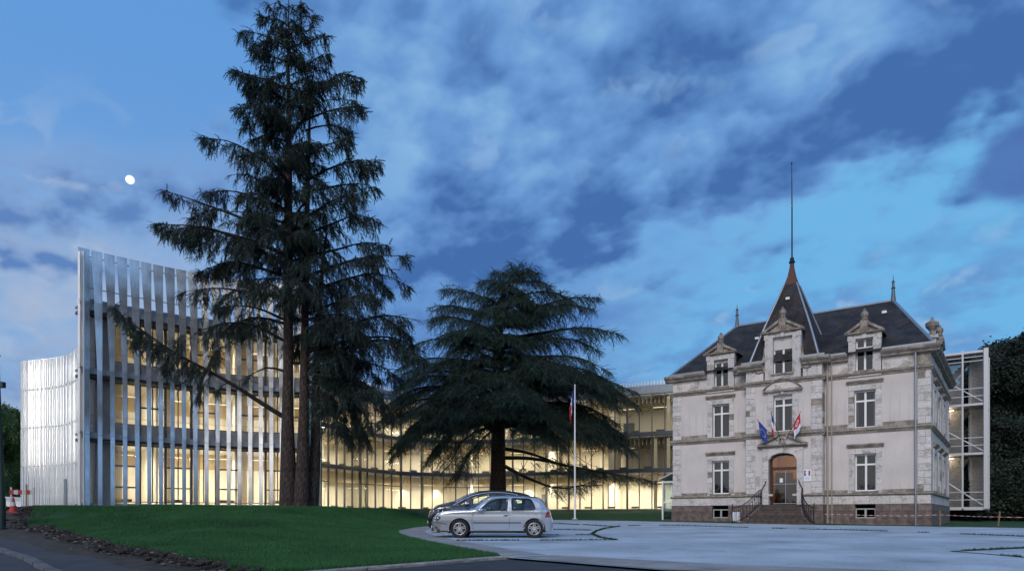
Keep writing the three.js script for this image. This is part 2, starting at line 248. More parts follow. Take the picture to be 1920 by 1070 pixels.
// conforming triangulation of a polygon with edges no longer than L(x, d)
function fill2D(outer, holes, L) {
  const pts = [...outer, ...holes.flat()].map((p) => [p[0], p[1]]);
  let T = THREE.ShapeUtils.triangulateShape(outer.map((p) => new THREE.Vector2(p[0], p[1])), holes.map((h) => h.map((p) => new THREE.Vector2(p[0], p[1]))));
  for (let pass = 0; pass < 14; pass++) {
    const mid = new Map(), key = (i, j) => i < j ? i * 1e6 + j : j * 1e6 + i;
    const want = (i, j) => { const k = key(i, j); if (mid.has(k)) return mid.get(k); const a = pts[i], b = pts[j], mx = (a[0] + b[0]) / 2, my = (a[1] + b[1]) / 2; let r = -1; if (Math.hypot(a[0] - b[0], a[1] - b[1]) > (typeof L === 'function' ? L(mx, my) : L)) { r = pts.length; pts.push([mx, my]); } mid.set(k, r); return r; };
    const out = []; let split = false;
    for (const [a, b, c] of T) {
      const x = want(a, b), y = want(b, c), z = want(c, a), n = (x >= 0) + (y >= 0) + (z >= 0);
      if (n) split = true;
      if (n === 0) out.push([a, b, c]);
      else if (n === 3) out.push([a, x, z], [x, b, y], [z, y, c], [x, y, z]);
      else { const s = [[a, b, c, x, y, z], [b, c, a, y, z, x], [c, a, b, z, x, y]]; if (n === 1) { const [p, q, r, e] = s.find((k) => k[3] >= 0); out.push([p, e, r], [e, q, r]); } else { const [p, q, r, e, f] = s.find((k) => k[3] >= 0 && k[4] >= 0); const D = (i, j) => Math.hypot(pts[i][0] - pts[j][0], pts[i][1] - pts[j][1]); out.push([e, q, f]); if (D(p, f) < D(e, r)) out.push([p, e, f], [p, f, r]); else out.push([p, e, r], [e, f, r]); } }
    }
    T = out; if (!split) break;
  }
  return { pts, T };
}
function sheet(name, outer, holes, L, hy, material, lift = 0) {
  const { pts, T } = fill2D(outer, holes, L), pos = [], nor = [], uv = [], idx = [];
  for (const [x, d] of pts) { const e = 0.15, h = hy(x, d); pos.push(x, h + lift, -d); const n = V(-(hy(x + e, d) - hy(x - e, d)) / (2 * e), 1, (hy(x, d + e) - hy(x, d - e)) / (2 * e)).normalize(); nor.push(n.x, n.y, n.z); uv.push(x, d); }
  for (const [a, b, c] of T) { const A = pts[a], B = pts[b], C = pts[c], cr = (B[0] - A[0]) * (C[1] - A[1]) - (B[1] - A[1]) * (C[0] - A[0]); idx.push(...(cr > 0 ? [a, b, c] : [a, c, b])); }
  const g = new THREE.BufferGeometry(); g.setAttribute('position', new THREE.Float32BufferAttribute(pos, 3)); g.setAttribute('normal', new THREE.Float32BufferAttribute(nor, 3)); g.setAttribute('uv', new THREE.Float32BufferAttribute(uv, 2)); g.setIndex(idx);
  return structure(put(name, g, material));
}
{ // base ground to the horizon
  const xs = [], ds = []; for (const x of [-3000, -1200, -500, -250, -140, -90]) xs.push(x); for (let x = -66; x <= 66; x += 3) xs.push(x); for (const x of [90, 140, 250, 500, 1200, 3000]) xs.push(x);
  for (const d of [-3000, -1000, -300, -100, -40]) ds.push(d); for (let d = -18; d <= 96; d += 3) ds.push(d); for (const d of [120, 160, 250, 500, 1200, 3000]) ds.push(d);
  const pos = [], uv = [], idx = []; for (const d of ds) for (const x of xs) { const flat = sstep(70, 160, Math.max(Math.abs(x), Math.abs(d - 30))); pos.push(x, lerp(groundY(x, d), -0.2, flat) - 0.12, -d); uv.push(x, d); }
  for (let j = 0; j + 1 < ds.length; j++) for (let i = 0; i + 1 < xs.length; i++) { const a = j * xs.length + i, b = a + 1, c = a + xs.length, e = c + 1; idx.push(a, b, e, a, e, c); }
  const g = new THREE.BufferGeometry(); g.setAttribute('position', new THREE.Float32BufferAttribute(pos, 3)); g.setAttribute('uv', new THREE.Float32BufferAttribute(uv, 2)); g.setIndex(idx); g.computeVertexNormals();
  structure(put('ground', g, mat([0.075, 0.062, 0.05], 0.95, { tile: TX.dirt, m: 3, bump: TX.rough, bumpScale: 0.02 })));
}
const dirtEdge = [[-40, 58], [-30.5, 44], [-25.5, 36.5], [-22.7, 32], [-17.3, 26], [-11.9, 20], [-8.3, 16.2], [-6.4, 14.4], [-4.4, 12.2]];
const kerbLine = [[-3.45, 11.6], [-2.4, 12.55], [-1.5, 13.4], [-0.75, 14.2], [-0.45, 14.6]];
const wob = rng(31);
const lawnPoly = [...dirtEdge.flatMap((p, i) => i ? [0.33, 0.67, 1].map((t) => { const q = dirtEdge[i - 1], k = t < 1 ? (wob() - 0.5) * 0.5 : 0; return [lerp(q[0], p[0], t) + k, lerp(q[1], p[1], t) + k]; }) : [p]),
  [-3.9, 11.3], ...kerbLine, ...courtEdge.slice(0, 21), [60, 40], [62, 78], [0, 84], [-22, 80], [-44, 80], [-49, 66]];
const lawnMat = mat([0.013, 0.108, 0.022], 0.95, { tile: TX.lawn, m: 2.4, bump: TX.rough, bumpScale: 0.03 });
sheet('lawn', lawnPoly, [], (x, d) => d < 34 ? 0.9 : 2.2, groundY, lawnMat);
sheet('court', courtPoly, [], 12, (x, d) => slopeY(d), mat([0.42, 0.485, 0.54], 0.82, { tile: TX.concrete, m: 7, bump: TX.rough, bumpScale: 0.0015 }), 0.004);
const jointPts = [];                                         // where grass grows between the slabs of the court
{ // darker border band along the edge of the court
  const band = (pts, w) => { const out = []; for (let i = 0; i < pts.length; i++) { const a = pts[Math.max(0, i - 1)], b = pts[Math.min(pts.length - 1, i + 1)], dx = b[0] - a[0], dy = b[1] - a[1], l = Math.hypot(dx, dy), ww = typeof w === 'function' ? w(i / (pts.length - 1)) : w; out.push([pts[i][0] + dy / l * ww, pts[i][1] - dx / l * ww]); } return out; };
  const edge = courtEdge.slice(0, 13).map(([x, d]) => [x + 0.01, d]), inner = band(edge, 1.15);
  sheet('court_border', [...edge, ...inner.reverse()], [], 3, (x, d) => slopeY(d), mat([0.29, 0.29, 0.29], 0.85, { tile: TX.concrete, m: 3, bump: TX.rough, bumpScale: 0.002 }), 0.008);
  const front = [[0.0, 14.55], [2.6, 11.75], [8.0, 9.3]], fin = [[0.9, 15.1], [4.2, 12.6], [8.6, 10.6]];
  sheet('court_border', [...front, ...fin.reverse()], [], 3, (x, d) => slopeY(d), mat([0.29, 0.285, 0.285], 0.85, { tile: TX.concrete, m: 3, bump: TX.rough, bumpScale: 0.002 }), 0.012);
  // asphalt drive in front
  sheet('road', [[-3.3, 11.45], [-2.3, 12.35], [-1.35, 13.25], [-0.6, 14.05], [-0.1, 14.4], [2.6, 11.65], [8, 9.2], [30, 6.0], [46, 7.9], [60, -8], [-20, -8], [-9.5, 5], [-6, 9]], [], 2, (x, d) => Math.min(groundY(x, d), slopeY(d)) - 0.03, mat([0.055, 0.058, 0.066], 0.75, { tile: TX.asphalt, m: 2.2, bump: TX.rough, bumpScale: 0.004 }));
  // older street on the left with its loose surface
  const left = [[-70, 60], [-46, 53], [-34, 41], [-25.5, 33], [-19.2, 25.2], [-13.5, 19.2], [-9.4, 15.2], [-7.2, 13.0], [-5.6, 11.4], [-9.6, 5], [-20, -8], [-80, -8]];
  sheet('street', left, [], 2.2, (x, d) => groundY(x, d), mat([0.062, 0.066, 0.076], 0.8, { tile: TX.asphalt, m: 2.6, bump: TX.rough, bumpScale: 0.012 }), -0.045);
  // lawn joints between the slabs
  const at = (u, v) => { const d = 1.119 / ((v - HZ) / F + 0.017); return [(u - 960) / F * d, d]; };
  const joints = [[[857, 1013.6], [1000, 1013.2], [1155, 1012.5]], [[1155, 1012.5], [1126, 1008], [1110, 1001.5], [1118, 996], [1134, 991], [1162, 986.7], [1200, 985.2], [1240, 985]], [[1017, 1002.8], [1109, 1003]], [[1038, 993], [1110, 994.4]], [[1038, 980.8], [1158, 987.7]], [[1240, 985], [1320, 986.6], [1403, 989]], [[1449, 990.6], [1600, 994], [1743, 998.5]], [[1767, 1000], [1850, 1003], [1935, 1006.5]], [[1785, 1034], [1930, 1027.5]], [[1785, 1034], [1850, 1039], [1930, 1046]]];
  for (const j of joints) { const p = j.map(([u, v]) => at(u, v)), a = band(p, 0.055), b = band(p, -0.055); for (let i = 0; i + 1 < p.length; i++) { const l = Math.hypot(p[i + 1][0] - p[i][0], p[i + 1][1] - p[i][1]); for (let k = 0; k < l * 22; k++) { const t = k / (l * 22); jointPts.push([lerp(p[i][0], p[i + 1][0], t), lerp(p[i][1], p[i + 1][1], t)]); } } sheet('grass_joint', [...a, ...b.reverse()], [], 2, (x, d) => slopeY(d), mat([0.016, 0.05, 0.022], 0.95, { tile: TX.lawn, m: 0.7 }), 0.016); }
}
{ // kerb stones, one by one
  const g = new THREE.Group(); g.name = 'kerb'; scene.add(g);
  const line = (pts, n, w, hgt, m) => {
    const c = new THREE.CatmullRomCurve3(pts.map(([x, d]) => V(x, 0, -d)));
    for (let i = 0; i < n; i++) {
      const a = c.getPointAt(i / n + 0.003), b = c.getPointAt((i + 1) / n - 0.003), ya = groundY(a.x, -a.z), yb = groundY(b.x, -b.z), dir = b.clone().sub(a).normalize(), nx = V(-dir.z, 0, dir.x).multiplyScalar(w / 2), k = 0.02;
      const P = (p, s, y) => [p.x + nx.x * s, y, p.z + nx.z * s], mb = new MB();
      const A = [P(a, -1, ya - 0.2), P(b, -1, yb - 0.2), P(b, 1, yb - 0.2), P(a, 1, ya - 0.2)], B = [P(a, -1, ya + hgt - k), P(b, -1, yb + hgt - k), P(b, 1, yb + hgt - k), P(a, 1, ya + hgt - k)], C = [P(a, -1 + k * 8, ya + hgt), P(b, -1 + k * 8, yb + hgt), P(b, 1 - k * 8, yb + hgt), P(a, 1 - k * 8, ya + hgt)];
      for (let q = 0; q < 4; q++) { const r = (q + 1) % 4; mb.face([A[r], A[q], B[q], B[r]]); mb.face([B[r], B[q], C[q], C[r]]); } mb.face([C[3], C[2], C[1], C[0]].reverse().reverse());
      mb.build('kerb_stone', m[i % m.length], g);
    }
  };
  line([[-3.7, 11.25], [-3.35, 11.6], [-2.35, 12.5], [-1.45, 13.35], [-0.7, 14.15], [-0.3, 14.5], [0.0, 14.72]], 7, 0.2, 0.03, tones([0.42, 0.42, 0.42], 0.8, { tile: TX.granite, m: 1 }));
  const g2 = g; structure(g2);
  const s = tag(new THREE.Group(), null, null); s.name = 'street_kerb'; scene.add(s); structure(s);
  const c2 = [[-24, 31.5], [-18.5, 23.5], [-15.2, 19.4], [-13.1, 17.6], [-10.2, 14.4], [-7.6, 11.6], [-5.5, 9.0]];
  { const keep = g; const c = new THREE.CatmullRomCurve3(c2.map(([x, d]) => V(x, 0, -d))), n = 24, ms = tones([0.16, 0.17, 0.185], 0.85, { tile: TX.granite, m: 1 }); for (let i = 0; i < n; i++) { const a = c.getPointAt(i / n + 0.002), b = c.getPointAt((i + 1) / n - 0.002), len = a.distanceTo(b), m = new MB().box(-0.09, 0.09, -0.2, 0.03, -len / 2, len / 2).build('kerb_stone', ms[i % 4], s); m.position.set((a.x + b.x) / 2, (groundY(a.x, -a.z) + groundY(b.x, -b.z)) / 2, (a.z + b.z) / 2); m.lookAt(b.x, groundY(b.x, -b.z), b.z); } }
}
// ------------------------------------------------------------------ the old town house: local x along the front (0 = right front corner), z out of the front, y up
const TH = -36.3 * Math.PI / 180, HX = 23.06, HZc = -37.6, HY = 0.2;
const mansion = thing('town_hall', 'two storey cream stucco mansion with slate roof, pointed spire and stone quoins', 'mansion', [HX, HY, HZc], TH);
const toWorld = (x, y, z) => V(x, y, z).applyAxisAngle(V(0, 1, 0), TH).add(V(HX, HY, HZc));
const MW = -15, MD = -13.2, BX0 = -9.88, BX1 = -5.42, BZ = 0.6, BC = -7.65;      // width, depth, projecting bay
function wall(mb, x0, x1, y0, y1, z0, z1, holes = []) {       // wall with rectangular openings [x0, x1, y0, y1]
  const xs = [...new Set([x0, x1, ...holes.flatMap((h) => [h[0], h[1]])])].sort((a, b) => a - b);
  for (let i = 0; i + 1 < xs.length; i++) { const c = (xs[i] + xs[i + 1]) / 2, hs = holes.filter((h) => h[0] < c && h[1] > c).sort((a, b) => a[2] - b[2]); let y = y0; for (const h of hs) { if (h[2] > y) mb.box(xs[i], xs[i + 1], y, h[2], z0, z1); y = h[3]; } if (y < y1) mb.box(xs[i], xs[i + 1], y, y1, z0, z1); }
}
const sideG = new THREE.Group();                              // (parts of the right side are built facing +z and turned)
const turnSide = new THREE.Matrix4().makeRotationY(Math.PI / 2);  // local (x, y, z) -> (z, y, -x): a front along x becomes a side along -z
{
  const R = rng(101), pick = (a) => a[Math.floor(R() * a.length)];
  const side = (mesh) => { mesh.geometry.applyMatrix4(turnSide); return mesh; };
  // window openings of the front
  const W1 = [[-3.77, -2.65, 2.0, 4.15], [-12.27, -11.15, 2.0, 4.15]], W2 = [[-3.8, -2.68, 5.68, 7.85], [-12.26, -11.14, 5.68, 7.85]], WB = [[-3.75, -2.68, 0.42, 1.0], [-12.25, -11.18, 0.42, 1.0]];
  const CW = [BC - 0.56, BC + 0.56, 5.72, 7.95], DOOR = [BC - 0.83, BC + 0.83, 1.3, 4.4];
  const SW = [-2.7, -5.9, -9.1].map((c) => c);                // centres of the side windows, measured back from the corner
  // stucco
  const st = new MB();
  wall(st, MW, BX0, 1.9, 8.62, -0.4, 0, [W1[1], W2[1]]); wall(st, BX1, 0, 1.9, 8.62, -0.4, 0, [W1[0], W2[0]]);
  wall(st, BX0, BX1, 1.9, 8.62, -0.4, BZ, [CW, [DOOR[0], DOOR[1], 1.9, 4.45]]);
  st.build('wall', M.stucco, mansion);
  const ss = new MB(); wall(ss, 0.401, -MD, 1.9, 8.62, -0.4, -0.001, [...SW.flatMap((c) => [[-c - 0.55, -c + 0.55, 2.0, 4.15], [-c - 0.55, -c + 0.55, 5.68, 7.85]])]); side(ss.build('wall', M.stucco, mansion));
  box(MW, -0.41, 0.5, 9.9, MD, MD + 0.4).build('wall', M.stucco, mansion);
  box(MW, MW + 0.4, 0.5, 9.9, MD + 0.41, -0.41).build('wall', M.stucco, mansion);
  // base courses: granite blocks and white stone band, block by block
  const course = (x0, x1, y0, y1, z, mats, w, holes = [], name = 'stone_block', fn = (m) => m, depth = 0.4) => {
    let x = x0 - R() * w * 0.5; while (x < x1 - 0.01) { const a = Math.max(x, x0); let b = Math.min(x + w * (0.8 + 0.4 * R()), x1); if (x1 - b < w * 0.35) b = x1; const parts = []; const hs = holes.filter((h) => h[0] < b && h[1] > a && h[2] < y1 - 0.02 && h[3] > y0 + 0.02); if (!hs.length) parts.push([a, b]); else { const h = hs[0]; if (h[0] - a > 0.05) parts.push([a, h[0]]); if (b - h[1] > 0.05) parts.push([h[1], b]); }
      for (const [p, q] of parts) fn(new MB().block(p + 0.003, q - 0.003, y0 + 0.003, y1 - 0.003, z - depth, z + (R() - 0.5) * 0.008, 0.012).build(name, pick(mats), mansion)); x = b; }
  };
  const ys = [-0.6, 0.02, 0.43, 0.83, 1.24];
  for (let i = 0; i < 4; i++) {
    course(MW - 0.08, BX0 - 0.08, ys[i], ys[i + 1], 0.08, M.granite, 0.75, WB, 'granite_block'); course(BX1 + 0.08, 0.08, ys[i], ys[i + 1], 0.08, M.granite, 0.75, WB, 'granite_block');
    course(BX0 - 0.08, BX1 + 0.08, ys[i], ys[i + 1], BZ + 0.08, M.granite, 0.75, [], 'granite_block', (m) => m, 0.95);
    course(0.36, -MD + 0.06, ys[i], ys[i + 1], 0.08, M.granite, 0.9, [], 'granite_block', side);
  }
  course(MW - 0.04, BX0 - 0.04, 1.24, 1.72, 0.04, M.stone, 1.0); course(BX1 + 0.04, 0.04, 1.24, 1.72, 0.04, M.stone, 1.0); course(BX0 - 0.04, DOOR[0] - 0.36, 1.24, 1.72, BZ + 0.04, M.stone, 0.6, [], 'stone_block', (m) => m, 0.9); course(DOOR[1] + 0.36, BX1 + 0.04, 1.24, 1.72, BZ + 0.04, M.stone, 0.6, [], 'stone_block', (m) => m, 0.9);
  course(0.36, -MD + 0.03, 1.24, 1.72, 0.04, M.stone, 1.2, [], 'stone_block', side);
  // mouldings: [out, y]
  const sill = [[0.02, 1.9], [0.12, 1.87], [0.14, 1.80], [0.07, 1.75], [0.05, 1.72]], string = [[0.03, 5.66], [0.16, 5.6], [0.18, 5.52], [0.1, 5.45], [0.06, 5.36]], archi = [[0.03, 8.92], [0.17, 8.86], [0.17, 8.78], [0.09, 8.72], [0.05, 8.62]],
    corn = [[0.38, 10.0], [0.46, 9.96], [0.46, 9.86], [0.40, 9.78], [0.30, 9.72], [0.26, 9.62], [0.1, 9.58]];
  const run = (prof, m, name, gapWindow) => {
    const segs = gapWindow ? [[MW - prof[1][0], -12.62], [-10.78, BX0], [BX1, -4.12], [-2.36, prof[1][0]]] : [[MW - prof[1][0], BX0], [BX1, prof[1][0]]];
    segs.forEach(([a, b], i) => new MB().profile(prof, a, b, 0).build(name, pick(m), mansion));
    const bs = gapWindow ? [[BX0 - prof[1][0], BC - 1.15], [BC + 1.15, BX1 + prof[1][0]]] : [[BX0 - prof[1][0], BX1 + prof[1][0]]];
    bs.forEach(([a, b]) => new MB().profile(prof, a, b, BZ).build(name, pick(m), mansion));
    side(new MB().profile(prof, 0.003, -MD + prof[1][0], 0).build(name, pick(m), mansion));
    // returns of the bay
    for (const [xx, s] of [[BX1, 1], [BX0, -1]]) { const b = new MB().profile(prof, -BZ - 0.001, s > 0 ? -0.001 : -0.001, 0), g = b.geo(); g.applyMatrix4(new THREE.Matrix4().makeRotationY(s * Math.PI / 2)); g.translate(xx, 0, s > 0 ? 0 : BZ); if (s < 0) g.translate(0, 0, 0.0); put(name, g, pick(m), mansion); }
  };
  const runDoorless = (prof, m, name) => { run(prof, m, name); };
  // sill course stops at the door
  [[MW - 0.14, BX0], [BX1, 0.14]].forEach(([a, b]) => new MB().profile(sill, a, b, 0).build('sill_course', pick(M.soot), mansion));
  [[BX0 - 0.14, DOOR[0] - 0.36], [DOOR[1] + 0.36, BX1 + 0.14]].forEach(([a, b]) => new MB().profile(sill, a, b, BZ).build('sill_course', pick(M.soot), mansion));
  side(new MB().profile(sill, 0.003, -MD + 0.14, 0).build('sill_course', pick(M.soot), mansion));
  run(string, M.soot, 'string_course'); run(archi, M.soot, 'architrave');
  // dark upper band over the string course (weathered apron)
  for (const [a, b] of [[MW + 0.62, -12.6], [-10.8, BX0 - 0.01], [BX1 + 0.01, -4.15], [-2.33, -0.62]]) box(a, b, 5.66, 5.92, 0, 0.025).build('apron', pick(M.soot), mansion);
  for (const [a, b] of [[MW + 0.62, -12.6], [-10.8, BX0 - 0.01], [BX1 + 0.01, -4.15], [-2.33, -0.62]]) box(a, b, 1.9, 2.08, 0, 0.025).build('apron', pick(M.soot), mansion);
  for (const [a, b] of [[BX0 + 0.62, BC - 0.95], [BC + 0.95, BX1 - 0.62]]) box(a, b, 5.66, 5.92, BZ, BZ + 0.025).build('apron', pick(M.soot), mansion);
  run(corn, M.soot, 'cornice', true);
  // frieze slabs
  course(MW, -12.62, 8.92, 9.58, 0.02, M.stone, 1.25, [], 'frieze_slab'); course(-10.78, BX0, 8.92, 9.58, 0.02, M.stone, 1.25, [], 'frieze_slab'); course(BX1, -4.12, 8.92, 9.58, 0.02, M.stone, 1.3, [], 'frieze_slab'); course(-2.36, -0.62, 8.92, 9.58, 0.02, [M.stone[2], M.stone[3], M.soot[3]], 1.8, [], 'frieze_slab'); course(-0.62, 0.02, 8.92, 9.58, 0.05, [M.soot[1]], 0.9, [], 'frieze_slab');
  course(BX0, BC - 1.15, 8.92, 9.58, BZ + 0.02, M.stone, 0.6, [], 'frieze_slab'); course(BC + 1.15, BX1, 8.92, 9.58, BZ + 0.02, M.stone, 0.6, [], 'frieze_slab'); course(0.36, -MD, 8.92, 9.58, 0.02, M.stone, 1.5, [], 'frieze_slab', side);
  for (const xx of [BX0, BX1]) box(xx === BX0 ? BX0 : BX1 - 0.35, xx === BX0 ? BX0 + 0.35 : BX1, 8.92, 9.58, 0, BZ - 0.38).build('frieze_slab', M.stone[1], mansion);
  box(-0.37, 0.0, 8.62, 9.6, -0.4, -0.39).build('frieze_slab', M.stone[1], mansion);
  // quoins
  const quoins = (x0, x1, y0, y1, z, n, fn = (m) => m, depth = 0.1, dark = 0.06) => { for (let i = 0; i < n; i++) { const a = lerp(y0, y1, i / n), b = lerp(y0, y1, (i + 1) / n), m = R() < dark ? pick(M.soot) : pick(M.stone); if (R() < 0.55) fn(new MB().block(x0, x1, a + 0.004, b - 0.004, z - depth, z + 0.05, 0.018).build('quoin_stone', m, mansion)); else { const c = lerp(x0, x1, 0.35 + 0.3 * R()); fn(new MB().block(x0, c - 0.002, a + 0.004, b - 0.004, z - depth, z + 0.05, 0.018).build('quoin_stone', m, mansion)); fn(new MB().block(c + 0.002, x1, a + 0.004, b - 0.004, z - depth, z + 0.05, 0.018).build('quoin_stone', pick(M.stone), mansion)); } } };
  quoins(MW, MW + 0.6, 1.92, 5.34, 0, 10); quoins(MW, MW + 0.6, 5.68, 8.6, 0, 9, (m) => m, 0.1, 0.16);
  quoins(-0.6, 0.05, 1.92, 5.34, 0, 9); quoins(-0.6, 0.05, 5.68, 8.6, 0, 7, (m) => m, 0.1, 0.3);
  quoins(BX0, BX0 + 0.58, 1.92, 5.34, BZ, 10); quoins(BX0, BX0 + 0.58, 5.68, 8.6, BZ, 8, (m) => m, 0.1, 0.22);
  quoins(BX1 - 0.6, BX1, 1.92, 5.34, BZ, 10); quoins(BX1 - 0.6, BX1, 5.68, 8.6, BZ, 8, (m) => m, 0.1, 0.3);
  quoins(0.02, 0.6, 1.92, 5.34, 0, 9, side); quoins(0.02, 0.6, 5.68, 8.6, 0, 7, side); quoins(-MD - 0.6, -MD, 1.92, 5.34, 0, 9, side); quoins(-MD - 0.6, -MD, 5.68, 8.6, 0, 7, side);
  { // bay returns in stone
    for (let i = 0; i < 18; i++) { const y0 = i < 10 ? lerp(1.92, 5.34, i / 10) : lerp(5.68, 8.6, (i - 10) / 8), y1 = i < 10 ? lerp(1.92, 5.34, (i + 1) / 10) : lerp(5.68, 8.6, (i - 9) / 8); const g = new MB().block(-BZ + 0.05, -0.02, y0 + 0.004, y1 - 0.004, -0.05, 0.03, 0.015).geo(); g.applyMatrix4(turnSide); g.translate(BX1, 0, 0); put('quoin_stone', g, i > 9 && R() < 0.6 ? pick(M.soot) : pick(M.stone), mansion); }
  }
  // window surrounds, hoods, windows
  function windowPart(x0, x1, y0, y1, z, { top = 0.72, fn = (m) => m, blind = 0, curtain = 0, leafs = 2, frameM = M.white, deep = 0.22 } = {}) {
    const w = new THREE.Group(); w.name = 'window'; mansion.add(w);
    const zf = z - deep, f = 0.07, bars = new MB(); const cx = (x0 + x1) / 2, yt = lerp(y0, y1, top);
    bars.box(x0, x0 + f, y0, y1, zf - 0.05, zf); bars.box(x1 - f, x1, y0, y1, zf - 0.05, zf); bars.box(x0 + f, x1 - f, y0, y0 + f, zf - 0.05, zf); bars.box(x0 + f, x1 - f, y1 - f, y1, zf - 0.05, zf);
    if (leafs === 2) bars.box(cx - 0.055, cx + 0.055, y0 + f, y1 - f, zf - 0.05, zf + 0.012);
    if (top < 1) { bars.box(x0 + f, cx - 0.055, yt - 0.05, yt + 0.05, zf - 0.05, zf + 0.006); bars.box(cx + 0.055, x1 - f, yt - 0.05, yt + 0.05, zf - 0.05, zf + 0.006); }
    fn(bars.build('frame', frameM, w));
    const rows = top < 1 ? [[y0 + f, yt - 0.05], [yt + 0.05, y1 - f]] : [[y0 + f, y1 - f]];
    for (const [a, b] of rows) for (const [p, q] of leafs === 2 ? [[x0 + f, cx - 0.055], [cx + 0.055, x1 - f]] : [[x0 + f, x1 - f]]) fn(box(p, q, a, b, zf - 0.032, zf - 0.03).build('pane', M.oldGlass, w));
    if (blind) fn(box(x0 + 0.01, x1 - 0.01, y1 - blind * (y1 - y0), y1, zf + 0.02, zf + 0.04).build('blind', M.blind, w));
    if (curtain) fn(new MB().box(x0 + f, lerp(x0, x1, 0.5 * curtain), y0 + f, y1 - f, zf - 0.2, zf - 0.18).box(lerp(x0, x1, 1 - 0.5 * curtain), x1 - f, y0 + f, y1 - f, zf - 0.2, zf - 0.18).build('curtain', M.curtain, w));
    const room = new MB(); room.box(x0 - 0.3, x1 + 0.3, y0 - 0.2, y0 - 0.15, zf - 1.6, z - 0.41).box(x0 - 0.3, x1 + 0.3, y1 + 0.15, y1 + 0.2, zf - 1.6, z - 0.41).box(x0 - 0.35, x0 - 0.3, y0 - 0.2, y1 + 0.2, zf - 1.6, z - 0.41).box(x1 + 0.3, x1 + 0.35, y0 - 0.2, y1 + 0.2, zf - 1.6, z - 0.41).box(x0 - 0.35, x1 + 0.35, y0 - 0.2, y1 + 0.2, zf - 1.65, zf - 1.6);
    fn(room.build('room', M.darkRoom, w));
    return w;
  }
  function surround(x0, x1, y0, y1, z, { w = 0.30, hood = 0.32, ear = 0.1, fn = (m) => m, sillOut = 0.1, head = 0.28, noHood } = {}) {
    const n = 6; for (const [a, b] of [[x0 - w, x0], [x1, x1 + w]]) for (let i = 0; i < n; i++) fn(new MB().block(a, b, lerp(y0, y1, i / n) + 0.003, lerp(y0, y1, (i + 1) / n) - 0.003, z - 0.02, z + 0.045, 0.012).build('surround_stone', R() < 0.12 ? pick(M.soot) : pick(M.stone), mansion));
    const k = 5; for (let i = 0; i < k; i++) fn(new MB().block(lerp(x0 - w, x1 + w, i / k) + 0.002, lerp(x0 - w, x1 + w, (i + 1) / k) - 0.002, y1 + 0.002, y1 + head, z - 0.02, z + 0.045, 0.012).build('lintel_stone', pick(M.stone), mansion));
    fn(box(x0 - 0.12, x1 + 0.12, y0 - 0.1, y0 - 0.002, z - 0.2, z + sillOut).build('window_sill', pick(M.soot), mansion));
    if (!noHood) fn(new MB().profile([[0.02, y1 + head + hood], [0.2, y1 + head + hood - 0.03], [0.2, y1 + head + hood - 0.09], [0.12, y1 + head + hood - 0.16], [0.06, y1 + head + hood - 0.24]], x0 - w - ear, x1 + w + ear, z).build('window_hood', pick(M.soot), mansion));
  }
  W1.forEach(([a, b, c, d], i) => { surround(a, b, c, d, 0); windowPart(a, b, c, d, 0, { curtain: i ? 0 : 0.2 }); });
  W2.forEach(([a, b, c, d], i) => { surround(a, b, c, d, 0); windowPart(a, b, c, d, 0, { blind: 0.05, curtain: i ? 0 : 0.3 }); });
  WB.forEach(([a, b, c, d]) => windowPart(a, b, c, d, 0.08, { top: 1, deep: 0.2, frameM: mat([0.34, 0.34, 0.35], 0.6) }));
  SW.forEach((c) => { for (const [a, b] of [[2.0, 4.15], [5.68, 7.85]]) { surround(-c - 0.55, -c + 0.55, a, b, 0, { fn: side }); const w = windowPart(-c - 0.55, -c + 0.55, a, b, 0, { fn: side }); } });
  // bay: first floor window with segmental pediment
  surround(CW[0], CW[1], CW[2], CW[3], BZ, { w: 0.36, noHood: true, head: 0.3 }); windowPart(...CW, BZ, { blind: 0.12, curtain: 0.35 });
  { const w = 1.15, y = 8.28, h = 0.66, arc = (r0, r1, d) => { const out = []; for (let i = 0; i <= 14; i++) { const t = i / 14 * 2 - 1; out.push([BC + t * (w - d), y + d + (h - d * 1.4) * (1 - t * t)]); } return out; };
    const o = arc(0, 0, 0), n = arc(0, 0, 0.16); const rim = new MB(); for (let i = 0; i < 14; i++) rim.prism([n[i], n[i + 1], o[i + 1], o[i]].reverse(), BZ, BZ + 0.24); rim.box(BC - w, BC + w, y - 0.13, y, BZ, BZ + 0.24); rim.build('pediment_rim', M.soot[3], mansion);
    new MB().prism([[BC - w + 0.16, y + 0.001], [BC + w - 0.16, y + 0.001], ...n.slice().reverse().map(([a, b]) => [a, Math.max(b, y + 0.002)])], BZ, BZ + 0.08).build('pediment_field', M.stone[3], mansion);
    new MB().lathe([[0, 0], [0.14, 0.02], [0.17, 0.12], [0.1, 0.22], [0, 0.25]], BC, 7.95, BZ + 0.04, 10).lathe([[0, 0], [0.08, 0.02], [0.1, 0.09], [0, 0.16]], BC - 0.22, 7.98, BZ + 0.04, 8).lathe([[0, 0], [0.08, 0.02], [0.1, 0.09], [0, 0.16]], BC + 0.22, 7.98, BZ + 0.04, 8).build('keystone_carving', M.stone[0], mansion); }
